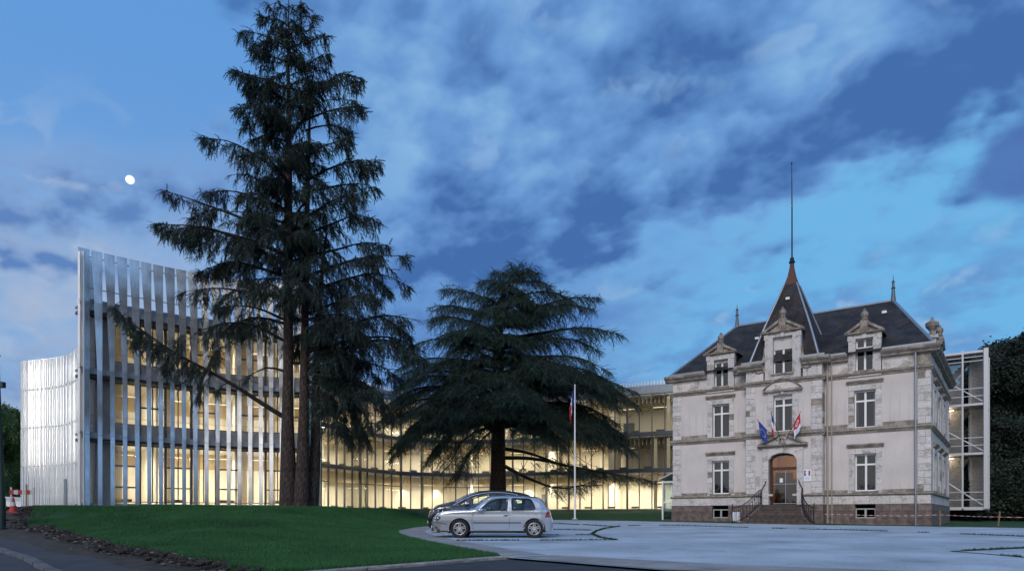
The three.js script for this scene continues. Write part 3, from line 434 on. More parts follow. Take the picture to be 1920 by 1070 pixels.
  // entrance: arched portal, pediment
  { const [x0, x1, y0] = DOOR, spring = 3.98, rise = 0.42, arcY = (x) => spring + rise * Math.sqrt(Math.max(0, 1 - ((x - BC) / (x1 - BC)) ** 2)) , n = 12;
    for (const [a, b] of [[x0 - 0.36, x0], [x1, x1 + 0.36]]) for (let i = 0; i < 7; i++) new MB().block(a, b, lerp(1.24, spring, i / 7) + 0.003, lerp(1.24, spring, (i + 1) / 7) - 0.003, BZ - 0.3, BZ + 0.12, 0.014).build('portal_stone', pick(M.stone), mansion);
    for (let i = 0; i < 9; i++) { const a = lerp(x0, x1, i / 9), b = lerp(x0, x1, (i + 1) / 9); new MB().prism([[a + 0.003, arcY(a)], [b - 0.003, arcY(b)], [b - 0.003, 4.72], [a + 0.003, 4.72]], BZ - 0.3, BZ + (i === 4 ? 0.2 : 0.12)).build('arch_stone', pick(M.stone), mansion); }
    for (const [a, b] of [[x0 - 0.36, x0], [x1, x1 + 0.36]]) new MB().block(a, b, spring, 4.72, BZ - 0.02, BZ + 0.12, 0.014).build('portal_stone', pick(M.stone), mansion);
    new MB().profile([[0.1, 4.95], [0.38, 4.92], [0.38, 4.84], [0.26, 4.8], [0.14, 4.72]], x0 - 0.62, x1 + 0.62, BZ).build('portal_cornice', M.soot[1], mansion);
    const ped = new MB(); for (const s of [-1, 1]) ped.prism((s < 0 ? [[BC - 1.45, 4.95], [BC - 1.2, 4.95], [BC - 0.25, 5.38], [BC - 0.25, 5.52]] : [[BC + 1.2, 4.95], [BC + 1.45, 4.95], [BC + 0.25, 5.52], [BC + 0.25, 5.38]]), BZ, BZ + 0.34); ped.build('portal_pediment', M.soot[2], mansion);
    new MB().prism([[BC - 1.15, 4.951], [BC + 1.15, 4.951], [BC + 0.25, 5.36], [BC - 0.25, 5.36]], BZ, BZ + 0.1).build('pediment_field', M.stone[2], mansion);
    new MB().lathe([[0, 0], [0.16, 0.05], [0.2, 0.25], [0.12, 0.42], [0.16, 0.5], [0, 0.6]], BC, 4.75, BZ + 0.18, 12).build('keystone_carving', M.soot[1], mansion);
    for (const s of [-1, 1]) box(BC + s * 0.98 - 0.4, BC + s * 0.98 + 0.4, 1.78, 1.9, BZ, BZ + 0.1).build('portal_base', M.stone[1], mansion);
    // door: wooden frame, glazed leaves, fanlight
    const zd = BZ - 0.34, door = new THREE.Group(); door.name = 'door'; mansion.add(door);
    const fr = new MB(); fr.box(x0, x0 + 0.16, y0, 4.2, zd - 0.1, zd); fr.box(x1 - 0.05, x1, y0, 4.2, zd - 0.1, zd); fr.box(x0 + 0.16, x1 - 0.05, 3.38, 3.56, zd - 0.1, zd); for (let i = 0; i < n; i++) { const a = lerp(x0, x1, i / n), b = lerp(x0, x1, (i + 1) / n); fr.prism([[a, arcY(a) - 0.12], [b, arcY(b) - 0.12], [b, arcY(b) + 0.06], [a, arcY(a) + 0.06]], zd - 0.1, zd); } fr.build('frame', M.wood, door);
    box(x0 - 0.02, x0 + 0.02, y0, 4.0, zd, BZ - 0.29).build('jamb', M.wood, door);
    const br = new MB(); br.box(BC + 0.05, BC + 0.09, y0 + 0.05, 3.38, zd - 0.06, zd - 0.02); br.box(x0 + 0.16, BC + 0.05, 2.5, 2.54, zd - 0.06, zd - 0.02); br.box(BC + 0.09, x1 - 0.05, 2.5, 2.54, zd - 0.06, zd - 0.02); br.box(x0 + 0.16, x1 - 0.05, y0, y0 + 0.05, zd - 0.06, zd - 0.02); br.build('glazing_bar', M.zinc, door);
    for (const [a, b, c, d] of [[x0 + 0.16, BC + 0.05, y0 + 0.05, 2.5], [BC + 0.09, x1 - 0.05, y0 + 0.05, 2.5], [x0 + 0.16, BC + 0.05, 2.54, 3.38], [BC + 0.09, x1 - 0.05, 2.54, 3.38], [x0 + 0.16, x1 - 0.05, 3.56, 4.3]]) box(a, b, c, d, zd - 0.045, zd - 0.043).build('pane', M.oldGlass, door);
    box(BC - 0.28, BC - 0.1, 2.62, 2.88, zd - 0.04, zd - 0.035).build('notice', M.white, door);
    // lit hall behind it
    const hall = new MB(), h0 = x0 - 0.6, h1 = x1 + 0.8, hz = zd - 4.2; hall.box(h0 - 0.1, h0, 1.2, 4.7, hz, zd - 0.12).box(h1, h1 + 0.1, 1.2, 4.7, hz, zd - 0.12).box(h0, h1, 4.6, 4.7, hz, zd - 0.12); hall.box(h0, h1, 3.0, 4.6, hz, hz + 0.1); hall.build('hall_wall', mat([0.45, 0.27, 0.14], 0.8), mansion);
    const dk = new MB(); dk.box(h0, h1, 1.2, 1.29, hz, zd - 0.12).box(h0, h1, 1.29, 3.0, hz, hz + 0.1).box(h0 + 0.1, h0 + 1.1, 1.29, 3.4, hz + 0.8, hz + 1.0).box(h1 - 0.9, h1 - 0.1, 1.29, 3.1, hz + 0.6, hz + 0.8); dk.build('hall_panelling', mat([0.05, 0.035, 0.028], 0.6), mansion);
    put('hall_lamp', new THREE.BoxGeometry(0.09, 0.42, 0.09), mat([0.9, 0.85, 0.6], 0.5, { emissive: new THREE.Color(1, 0.85, 0.5), emissiveIntensity: 1.6 }), mansion).position.set(BC + 0.35, 2.2, zd - 1.9);
    const pl = new THREE.PointLight(new THREE.Color().setRGB(1, 0.62, 0.3), 11); pl.position.copy(toWorld(BC + 0.35, 4.0, zd - 2.2)); pl.castShadow = true; pl.shadow.radius = 8; scene.add(pl);
    put('hall_lamp', new THREE.SphereGeometry(0.13, 12, 8), mat([0.9, 0.85, 0.6], 0.5, { emissive: new THREE.Color(1, 0.75, 0.4), emissiveIntensity: 2 }), mansion).position.set(BC + 0.35, 4.0, zd - 2.2);
  }
  // dormers
  function dormer(cx, z, opening, body, { eave, apex, scroll, fn = (m) => m, blind = 0, back = 3, top = 0.72, leafs = 2, urn }) {
    const [ox0, ox1, oy0, oy1] = opening, [bx0, bx1, by0] = body;
    const D = new THREE.Group(); D.name = 'dormer'; mansion.add(D);
    const b = new MB(); wall(b, bx0, bx1, by0, eave, z - 0.35, z + 0.06, [[ox0, ox1, oy0, oy1]]); b.box(bx0 - 0.04, bx0 + 0.2, eave - 0.35, eave - 0.02, z + 0.06, z + 0.1).box(bx1 - 0.2, bx1 + 0.04, eave - 0.35, eave - 0.02, z + 0.06, z + 0.1);
    fn(b.build('dormer_front', M.stone[0], D));
    const e = new MB(); e.profile([[0.1, eave + 0.12], [0.24, eave + 0.09], [0.24, eave + 0.03], [0.12, eave - 0.05]], bx0 - 0.2, bx1 + 0.2, z);
    const hw = (bx1 - bx0) / 2 + 0.2, g = 0.22; // broken pediment
    for (const s of [-1, 1]) { const P = [[cx + s * hw, eave + 0.12], [cx + s * (hw - 0.28), eave + 0.12], [cx + s * g, apex - 0.28], [cx + s * g, apex - 0.1]]; e.prism(s < 0 ? P : P.reverse(), z - 0.2, z + 0.22); }
    fn(e.build('pediment', M.soot[1], D));
    fn(new MB().prism([[cx - hw + 0.3, eave + 0.121], [cx + hw - 0.3, eave + 0.121], [cx + g, apex - 0.3], [cx - g, apex - 0.3]], z - 0.2, z + 0.05).build('pediment_field', M.soot[3], D));
    fn(new MB().box(cx - g + 0.02, cx + g - 0.02, eave + 0.12, apex + 0.02, z - 0.18, z + 0.16).lathe([[0.10, 0], [0.19, 0.04], [0.14, 0.12], [0.22, 0.3], [0.2, 0.44], [0.08, 0.55], [0.1, 0.6], [0, 0.72]], cx, apex + 0.02, z - 0.02, 12).build('finial', M.soot[0], D));
    // roof and cheeks
    const rf = new MB(); rf.prism([[cx - hw + 0.1, eave + 0.02], [cx + hw - 0.1, eave + 0.02], [cx, apex - 0.12]], z - back, z - 0.36); fn(rf.build('dormer_roof', M.slate, D));
    fn(new MB().box(bx0 + 0.04, bx0 + 0.1, by0 + 0.9, eave, z - back, z - 0.36).box(bx1 - 0.1, bx1 - 0.04, by0 + 0.9, eave, z - back, z - 0.36).build('cheek', M.slate, D));
    if (scroll) for (const s of [-1, 1]) { const x = s < 0 ? bx0 : bx1, P = []; for (let i = 0; i <= 10; i++) { const t = i / 10; P.push([x + s * (0.06 + 0.52 * (1 - t) ** 2.2), by0 + 0.5 + t * 1.55]); } P.push([x, by0 + 2.05], [x, by0 + 0.5]); fn(new MB().prism(s > 0 ? P : P.slice().reverse(), z - 0.3, z + 0.05).build('scroll', M.soot[1], D)); const q = new MB(); q.tube([V(x + s * 0.36, by0 + 0.75, z - 0.3), V(x + s * 0.36, by0 + 0.75, z + 0.1)], 0.27, 16); fn(q.build('scroll', M.soot[0], D)); }
    fn(box(ox0 - 0.08, ox1 + 0.08, oy0 - 0.1, oy0 - 0.002, z - 0.1, z + 0.14).build('sill', M.soot[2], D));
    windowPart(ox0, ox1, oy0, oy1, z, { fn, blind, top, leafs });
    if (leafs === 2) fn(box(cx - 0.1, cx + 0.1, oy1 - 0.02, oy1 + 0.25, z + 0.06, z + 0.13).build('keystone', M.stone[1], D));
  }
  dormer(-3.25, 0.02, [-3.72, -2.8, 8.98, 10.85], [-4.1, -2.4, 8.62], { eave: 11.1, apex: 11.85, blind: 0.05 });
  dormer(-11.68, 0.02, [-12.13, -11.2, 9.0, 10.75], [-12.6, -10.8, 8.62], { eave: 11.1, apex: 11.8, blind: 0.12 });
  dormer(BC, BZ + 0.02, [BC - 0.57, BC + 0.57, 9.27, 11.5], [BC - 1.05, BC + 1.05, 8.92], { eave: 11.75, apex: 12.6, scroll: true, blind: 0.34, top: 1, back: 3 });
  dormer(5.9, 0.02, [5.4, 6.4, 9.0, 10.7], [5.0, 6.8, 8.62], { eave: 11.0, apex: 11.7, fn: side });
  // roofs
  const rz0 = 0.28, ez = MD - 0.25, rl = -12.75, rr = -2.6, ry = 14.55, rzc = -6.5, ey = 10.0, ex0 = MW - 0.1, ex1 = 0.2;
  const rfb = new MB(), q = (a, b, c, d) => { const L = (P) => P; const slope = (P, i) => [P[0], Math.hypot(P[1], P[2] - rzc)]; rfb.face(d ? [a, b, c, d] : [a, b, c], (d ? [a, b, c, d] : [a, b, c]).map((P) => [P[0], Math.hypot(P[1] - ry, P[2] - rzc)])); };
  q([ex0, ey, rz0], [ex1, ey, rz0], [rr, ry, rzc], [rl, ry, rzc]); q([ex1, ey, ez], [ex0, ey, ez], [rl, ry, rzc], [rr, ry, rzc]);
  rfb.face([[ex1, ey, rz0], [ex1, ey, ez], [rr, ry, rzc]], [[0, 0], [13.5, 0], [6.7, 5.2]]); rfb.face([[ex0, ey, ez], [ex0, ey, rz0], [rl, ry, rzc]], [[0, 0], [13.5, 0], [6.7, 5.2]]);
  const roof = rfb.build('roof', M.slate, mansion);
  const hip = (a, b, r = 0.09) => new MB().tube([V(...a), V(...b)], r, 6).build('hip_flashing', M.zinc, roof);
  hip([ex0, ey, rz0], [rl, ry, rzc]); hip([ex1, ey, rz0], [rr, ry, rzc], 0.10); hip([rl, ry, rzc], [rr, ry, rzc]); hip([ex1, ey, ez], [rr, ry, rzc]);
  box(ex0, -12.7, 9.98, 10.1, 0.25, 0.36).build('gutter', M.zinc, mansion); box(-10.75, BX0, 9.98, 10.1, 0.25, 0.36).build('gutter', M.zinc, mansion); box(BX1, -4.2, 9.98, 10.1, 0.25, 0.36).build('gutter', M.zinc, mansion); box(-2.3, 0.3, 9.98, 10.1, 0.25, 0.36).build('gutter', M.zinc, mansion);
  const fin = (x) => new MB().lathe([[0.17, -0.1], [0.12, 0.3], [0.09, 0.75], [0.14, 0.8], [0.08, 0.9], [0.07, 1.15], [0.1, 1.2], [0.03, 1.35], [0, 1.75]], x, ry, rzc, 8).build('roof_finial', mat([0.12, 0.13, 0.15], 0.5, { metalness: 0.5 }), mansion);
  fin(rl); fin(rr);
  // small white vents on the slates
  for (const [x, y] of [[-3.9, 13.15], [-2.85, 13.3], [-10.4, 12.6]]) { const z = lerp(rz0, rzc, (y - ey) / (ry - ey)); box(x - 0.13, x + 0.13, y, y + 0.16, z, z + 0.16).build('roof_vent', M.white, mansion); }
  // spire over the bay: concave pyramid
  const SC = -1.55, hx = 2.05, spi = [[10.02, 1], [12.2, 0.68], [14.4, 0.315], [15.2, 0.185], [15.75, 0.105], [16.3, 0.06], [16.65, 0.045]], cor = [[1, 1], [-1, 1], [-1, -1], [1, -1]];
  const ring = (k) => cor.map(([a, b]) => [BC + a * hx * k[1], k[0], SC + b * 2.1 * k[1]]);
  const sp = new MB(), cu = new MB();
  for (let i = 0; i + 1 < spi.length; i++) { const a = ring(spi[i]), b = ring(spi[i + 1]), t = i < 3 ? sp : cu; for (let k = 0; k < 4; k++) { const j = (k + 1) % 4; const A = a[k], B = a[j], C = b[j], D = b[k]; const hu = (P) => [k % 2 ? P[2] : P[0], P[1]]; t.face([B, A, D, C], [B, A, D, C].map(hu)); } }
  const spire = sp.build('spire', M.slate, mansion); cu.build('spire_cap', M.copper, spire);
  for (const [a, b] of cor) new MB().tube(spi.slice(0, 4).map(([y, k]) => V(BC + a * hx * k, y, SC + b * 2.1 * k)), [0.085, 0.075, 0.065, 0.055], 6).build('hip_flashing', M.zinc, spire);
  new MB().lathe([[0.16, 0], [0.2, 0.08], [0.12, 0.2], [0.14, 0.3], [0.05, 0.4]], BC, 16.6, SC, 8).tube([V(BC, 16.9, SC), V(BC, 20, SC), V(BC - 0.02, 23.0, SC)], [0.05, 0.042, 0.02], 6).lathe([[0, 0], [0.07, 0.06], [0, 0.14]], BC - 0.02, 22.9, SC, 6).build('lightning_rod', M.iron, mansion);
  { const y = 14.1, k = 0.36; box(BC - 0.16, BC + 0.06, y, y + 0.14, SC + 2.1 * k, SC + 2.1 * k + 0.14).build('roof_vent', M.white, spire); }
  box(BX0 - 0.2, BX0 + 1.2, 9.98, 10.12, BZ - 0.1, BZ + 0.36).build('gutter', M.zinc, mansion); box(BX1 - 1.2, BX1 + 0.2, 9.98, 10.12, BZ - 0.1, BZ + 0.36).build('gutter', M.zinc, mansion);
  // pedestal with urn above the side dormer
  side(new MB().box(3.0, 3.6, 9.6, 11.0, -0.4, 0.05).box(2.9, 3.7, 11.0, 11.2, -0.5, 0.15).build('pedestal', M.stone[1], mansion)); side(new MB().lathe([[0.2, 0], [0.26, 0.06], [0.12, 0.2], [0.14, 0.3], [0.34, 0.55], [0.36, 0.75], [0.2, 0.86], [0.1, 0.92], [0.05, 1.1], [0, 1.15]], 3.3, 11.2, -0.18, 14).build('urn', M.soot[0], mansion));
  // downpipes
  for (const [x, z] of [[-0.68, 0.12], [-5.22, 0.1], [-4.98, 0.09]]) new MB().tube([V(x, x < -4.5 ? -0.3 : -0.3, z), V(x, 1.7, z), V(x, 1.95, z + 0.06), V(x, 9.6, z + 0.1)], x === -4.98 ? 0.035 : 0.055, 8).build('downpipe', x === -0.68 ? M.zinc : mat([0.33, 0.29, 0.25], 0.6), mansion);
  // perron: steps one by one
  const sm = tones([0.13, 0.105, 0.09], 0.85, { tile: TX.granite, m: 1.2 });
  for (let i = 0; i < 7; i++) { const yt = 1.24 - i * 0.172, w = 0.95 + i * 0.17, zf = 1.02 + i * 0.3; new MB().block(BC + 0.02 - w - 0.15, BC + 0.02 + w + 0.15, yt - 0.172, yt, i ? zf - 0.5 : BZ + 0.05, zf, 0.02).build('step', sm[i % 4], mansion); if (i < 6) box(BC - w, BC + w, -0.3, yt - 0.175, BZ, zf - 0.1).build('step_core', sm[0], mansion); }
  for (const s of [-1, 1]) { const cheek = [], n = 10; const wl = new MB(); for (let i = 0; i < n; i++) { const t = i / n, u = (i + 1) / n, f = (k) => [BC + 0.02 + s * (1.14 + 1.1 * k * k), 0.9 + 2.1 * k, 1.2 - 1.12 * sstep(0.05, 1, k)]; const a = f(t), b = f(u), w = 0.13 * s; wl.face(s > 0 ? [[a[0], a[2], a[1]], [b[0], b[2], b[1]], [b[0] + w, b[2], b[1]], [a[0] + w, a[2], a[1]]] : [[a[0], a[2], a[1]], [a[0] + w, a[2], a[1]], [b[0] + w, b[2], b[1]], [b[0], b[2], b[1]]]); wl.face([[a[0] + w, -0.4, a[1]], [b[0] + w, -0.4, b[1]], [b[0] + w, b[2], b[1]], [a[0] + w, a[2], a[1]]]); wl.face([[a[0], -0.4, a[1]], [b[0], -0.4, b[1]], [b[0], b[2], b[1]], [a[0], a[2], a[1]]]); }
    wl.face([[BC + 0.02 + s * 2.24, -0.4, 3.0], [BC + 0.02 + s * 2.37, -0.4, 3.0], [BC + 0.02 + s * 2.37, 0.08, 3.0], [BC + 0.02 + s * 2.24, 0.08, 3.0]]);
    wl.build('step_cheek', M.granite[2], mansion);
    // wrought iron railing
    const rail = new THREE.Group(); rail.name = 'railing'; mansion.add(rail);
    const f = (k) => [BC + 0.02 + s * (1.2 + 1.1 * k * k), 0.9 + 2.1 * k, 1.25 - 1.12 * sstep(0.05, 1, k)], top = [], low = [];
    for (let i = 0; i <= 14; i++) { const p = f(i / 14); top.push(V(p[0], p[2] + 0.92, p[1])); low.push(V(p[0], p[2] + 0.1, p[1])); }
    new MB().tube([V(BC + s * 0.95, 2.72, BZ + 0.14), V(BC + s * 1.02, 2.5, BZ + 0.2), ...top], 0.028, 6).build('handrail', M.iron, rail); new MB().tube(low, 0.018, 5).build('bottom_rail', M.iron, rail);
    for (let i = 0; i <= 22; i++) { const p = f(i / 22), big = i === 22 || i === 0; new MB().tube([V(p[0], p[2] - 0.02, p[1]), V(p[0] + (i % 2 ? 0.03 : -0.03), p[2] + 0.45, p[1]), V(p[0], p[2] + (i === 22 ? 1.15 : 0.92), p[1])], big ? 0.03 : 0.012, 5).build('baluster', M.iron, rail); if (i < 22 && i % 2) { const h = new THREE.TorusGeometry(0.055, 0.009, 5, 12); h.rotateY(s * 1.1); h.translate(p[0], p[2] + 0.7, p[1] + 0.04); put('scrollwork', h, M.iron, rail); } }
  }
}
// signs beside the door
function canvasTex(w, h, draw) { const c = document.createElement('canvas'); c.width = w; c.height = h; draw(c.getContext('2d'), w, h); const t = new THREE.CanvasTexture(c); t.colorSpace = THREE.SRGBColorSpace; return t; }
function panelOn(name, label, cat, x, y, z, w, h, tx, extra = {}) { const p = toWorld(x, y, z), o = thing(name, label, cat, p.toArray(), TH); put('backing', new THREE.BoxGeometry(w, h, 0.03), M.offwhite, o); const f = put('face', new THREE.PlaneGeometry(w - 0.02, h - 0.02), mat([1, 1, 1], 0.5, { map: tx }), o); f.position.z = 0.018; return o; }
panelOn('wall_plaque', 'grey stone plaque with dark lettering left of the arched door', 'plaque', BC - 1.52, 2.75, BZ + 0.03, 0.42, 0.62, canvasTex(96, 144, (c, w, h) => { c.fillStyle = '#b9b2aa'; c.fillRect(0, 0, w, h); c.fillStyle = '#4a4650'; const r = rng(3); for (let i = 0; i < 8; i++) { let x = 10 + r() * 14; while (x < w - 16) { const l = 4 + r() * 12; c.fillRect(x, 12 + i * 16, l, 6); x += l + 3; } } }));
panelOn('tricolour_sign', 'white panel with blue and red blocks right of the arched door', 'sign', BC + 1.42, 2.98, BZ + 0.03, 0.44, 0.72, canvasTex(96, 152, (c, w, h) => { c.fillStyle = '#dadbe2'; c.fillRect(0, 0, w, h); c.fillStyle = '#2b3a78'; c.fillRect(8, 14, 24, 66); c.fillStyle = '#dadbe2'; c.beginPath(); c.ellipse(34, 42, 11, 17, 0, 0, 7); c.fill(); c.fillStyle = '#a83a3c'; c.fillRect(62, 14, 24, 66); c.fillStyle = '#9a9ca8'; for (let i = 0; i < 3; i++) c.fillRect(16, 100 + i * 12, 60, 4); }));
{ // meter cabinet at the foot of the stairs
  const p = toWorld(-10.55, 0, 0.35), o = thing('meter_box', 'small pale blue utility box left of the entrance steps', 'utility box', [p.x, HY + 0.2, p.z], TH); put('cabinet', new THREE.BoxGeometry(0.5, 0.62, 0.22).translate(0, 0.31, 0), mat([0.55, 0.58, 0.62], 0.5), o); const d = put('door', new THREE.BoxGeometry(0.44, 0.52, 0.02).translate(0, 0.31, 0.12), mat([0.6, 0.63, 0.68], 0.45), o); put('handle', new THREE.BoxGeometry(0.02, 0.08, 0.02).translate(0.17, 0.31, 0.14), M.iron, d);
}
// three flags over the door
function flag(name, label, x, y, z, dir, tx, w, h, droop, seed) {
  const p = toWorld(x, y, z), o = thing(name, label, 'flag', p.toArray(), TH, 'flags over the entrance');
  const e = V(...dir); new MB().tube([V(0, 0, 0), e], [0.018, 0.014], 6).lathe([[0, 0], [0.035, 0.03], [0, 0.08]], e.x, e.y, e.z, 6).build('staff', M.iron, o);
  const nx = 18, ny = 26, pos = [], uv = [], idx = [], d = e.clone().normalize();
  for (let j = 0; j <= ny; j++) for (let i = 0; i <= nx; i++) {
    const a = i / nx, b = j / ny, hoist = e.clone().addScaledVector(d, -0.04 - a * h);           // cloth edge runs down the staff, cloth hangs from it
    const fall = b * w, sway = Math.sin(a * 9 + seed) * 0.07 * b + Math.sin(a * 21 + seed * 2) * 0.03 * b;
    pos.push(hoist.x + droop * fall * 0.28 * (1 - a * 0.4) + sway * 0.7, hoist.y - fall * (0.95 - 0.1 * Math.abs(sway)), hoist.z + sway); uv.push(b, 1 - a);
  }
  for (let j = 0; j < ny; j++) for (let i = 0; i < nx; i++) { const k = j * (nx + 1) + i; idx.push(k, k + 1, k + nx + 2, k, k + nx + 2, k + nx + 1); }
  const g = new THREE.BufferGeometry(); g.setAttribute('position', new THREE.Float32BufferAttribute(pos, 3)); g.setAttribute('uv', new THREE.Float32BufferAttribute(uv, 2)); g.setIndex(idx); g.computeVertexNormals();
  put('cloth', g, mat([1, 1, 1], 0.85, { map: tx, side: THREE.DoubleSide }), o); return o;
}
const starTex = canvasTex(256, 170, (c, w, h) => { c.fillStyle = '#1f3f95'; c.fillRect(0, 0, w, h); c.fillStyle = '#e0c040'; for (let i = 0; i < 12; i++) { const a = i / 12 * 6.2832, x = w / 2 + Math.cos(a) * 52, y = h / 2 + Math.sin(a) * 52; c.beginPath(); for (let k = 0; k < 10; k++) { const r = k % 2 ? 4.5 : 11, t = k * 0.62832 - 1.5708; c.lineTo(x + r * Math.cos(t), y + r * Math.sin(t)); } c.fill(); } });
const triTex = canvasTex(192, 128, (c, w, h) => { c.fillStyle = '#26408c'; c.fillRect(0, 0, w / 3, h); c.fillStyle = '#e6e4e6'; c.fillRect(w / 3, 0, w / 3, h); c.fillStyle = '#c4312c'; c.fillRect(2 * w / 3, 0, w / 3, h); });
const cityTex = canvasTex(256, 192, (c, w, h) => { c.fillStyle = '#d9dbe4'; c.fillRect(0, 0, w, h); c.fillStyle = '#c8322f'; c.beginPath(); c.moveTo(0, 0); c.lineTo(w * 0.72, 0); c.bezierCurveTo(w * 0.5, h * 0.35, w * 0.75, h * 0.6, w * 0.35, h); c.lineTo(0, h); c.fill(); c.strokeStyle = '#eceaf0'; c.lineWidth = 12; c.beginPath(); c.arc(w * 0.32, h * 0.48, 36, 0.4, 5.2); c.stroke(); c.beginPath(); c.arc(w * 0.36, h * 0.5, 16, 3.4, 8.4); c.stroke(); });
flag('flag', 'blue flag with a ring of yellow stars, leftmost over the door', BC - 0.25, 5.1, BZ + 0.3, [-1.0, 1.3, 0.55], starTex, 1.0, 0.75, 0.35, 1);
flag('flag', 'furled blue white and red flag, middle one over the door', BC - 0.02, 5.1, BZ + 0.3, [-0.38, 1.65, 0.75], triTex, 1.2, 0.42, 0.08, 2.6);
flag('flag', 'red and white flag with a round emblem, rightmost over the door', BC + 0.22, 5.1, BZ + 0.3, [1.0, 1.55, 0.6], cityTex, 0.88, 0.82, 0.3, 4.2);
{ // lean-to porch at the far left corner
  const p = toWorld(MW - 0.03, 0, -1.0), o = thing('glass_porch', 'small white framed glass porch against the left end of the mansion', 'porch', [p.x, HY + 0.3, p.z], TH);
  const f = new MB(); for (const x of [-1.15, -0.06]) for (const z of [0, -2]) f.box(x - 0.05, x + 0.05, 0, 2.75, z - 0.05, z + 0.05); f.box(-1.1, -0.11, 1.2, 1.28, -0.04, 0.04).box(-1.1, -0.11, 2.6, 2.7, -0.04, 0.04); f.build('frame', M.white, o);
  for (const [a, b] of [[0.05, 1.2], [1.28, 2.6]]) box(-1.1, -0.11, a, b, -0.01, 0.01).build('pane', M.glass, o); box(-1.16, -1.14, 0.05, 2.7, -1.95, -0.05).build('pane', M.glass, o);
  new MB().prism([[-1.4, 2.76], [0, 3.35], [0, 3.43], [-1.4, 2.84]], -2.2, 0.25).build('roof', mat([0.5, 0.5, 0.5], 0.5), o);
  box(-1.2, 0, -0.6, 0.0, -2, 0.05).build('base', M.granite[2], o);
}
// ------------------------------------------------------------------ the new office building: finned wing, dense metal screen, curved glazed wing
const OX = 12, OZ = 60;
const office = thing('office_building', 'lit modern office building with twisted white metal fins and a curved glass wing', 'office building', [-OX, 1.475, -OZ]);
const ob = (name, b, m, parent) => { const g = b.geo(); g.translate(OX, -1.475, OZ); return put(name, g, m, parent || office); };
const Y0 = 1.475, Y1 = 5.6, Y2 = 9.35, Y3 = 13.05, Y4 = 16.2;
class Curve {
  constructor(pts) { this.c = new THREE.CatmullRomCurve3(pts.map(([x, d]) => V(x, 0, -d)), false, 'centripetal'); this.c.arcLengthDivisions = 600; this.L = this.c.getLength(); }
  at(s, o = 0, y = 0) { const u = clamp(s / this.L), p = this.c.getPointAt(u), t = this.c.getTangentAt(u); return V(p.x - t.z * o, y, p.z + t.x * o); }
  seg(mb, s0, s1, o0, o1, y0, y1, n = 1) {                     // curved bar from s0 to s1, from offset o0 (back) to o1 (front)
    for (let i = 0; i < n; i++) {
      const a = lerp(s0, s1, i / n), b = lerp(s0, s1, (i + 1) / n), P = (s, o, y) => this.at(s, o, y).toArray();
      const A = P(a, o0, y0), B = P(b, o0, y0), C = P(b, o1, y0), D = P(a, o1, y0), A1 = P(a, o0, y1), B1 = P(b, o0, y1), C1 = P(b, o1, y1), D1 = P(a, o1, y1), uu = [[a, y0], [b, y0], [b, y1], [a, y1]];
      mb.face([D, C, C1, D1], uu); mb.face([B, A, A1, B1], [[b, y0], [a, y0], [a, y1], [b, y1]]); mb.face([D1, C1, B1, A1]); mb.face([A, B, C, D]); if (i === 0) mb.face([A, D, D1, A1]); if (i === n - 1) mb.face([C, B, B1, C1]);
    }
    return mb;
  }
}
const FW = new Curve([[-24.85, 39.25], [-24.15, 39.98], [-22.85, 41.18], [-20.2, 43.25], [-17.25, 44.8], [-15.2, 45.35], [-13.7, 45.55]]);
const DS = new Curve([[-48.2, 67.0], [-43, 64.9], [-38.8, 61.0], [-33.0, 53.3], [-28.4, 46.4], [-26.0, 42.6], [-24.78, 39.05]]);
const GW = new Curve([[-19.4, 57.5], [-18, 61.2], [-16.4, 65.7], [-14.3, 70.9], [-11.6, 75.0], [-7.3, 77.4], [-2.4, 77.3], [5, 74.6], [13.1, 70.3], [16.3, 68.8], [24, 65.5]]);
const MO = {
  fin: tones([0.94, 0.945, 0.95], 0.25, { metalness: 0.8, tile: TX.metal, m: 2.5, roughTile: TX.metalRough }, [0.95, 1.0, 1.05]),
  screen: mat([0.80, 0.81, 0.82], 0.35, { metalness: 0.5, tile: TX.metal, m: 2 }), screenBack: mat([0.9, 0.9, 0.9], 0.9, { transmission: 0.55, thickness: 0 }), flank: mat([0.62, 0.62, 0.63], 0.6),
  steel: mat([0.27, 0.31, 0.36], 0.45, { metalness: 0.4, tile: TX.metal, m: 2 }), dark: mat([0.06, 0.065, 0.075], 0.6), mullion: mat([0.09, 0.095, 0.105], 0.4, { metalness: 0.5 }),
  spandrel: mat([0.28, 0.30, 0.34], 0.5, { tile: TX.metal, m: 1.5 }), wall: mat([0.86, 0.82, 0.72], 0.9), wallTan: mat([0.56, 0.45, 0.27], 0.9), ceil: mat([0.78, 0.76, 0.70], 0.9), floor: mat([0.42, 0.38, 0.32], 0.7), baffle: mat([0.62, 0.55, 0.40], 0.9),
  curtain: tones([0.58, 0.49, 0.32], 0.95, {}), roof: mat([0.3, 0.3, 0.31], 0.9), door: mat([0.74, 0.70, 0.6], 0.7), furn: mat([0.10, 0.09, 0.085], 0.7),
  lamp: mat([1, 0.95, 0.8], 0.5, { emissive: new THREE.Color(1, 0.88, 0.62), emissiveIntensity: 1.7 }),
  pane: mat([0.97, 0.975, 0.96], 0.01, { transmission: 1, thickness: 0, ior: 1.5 }),
};
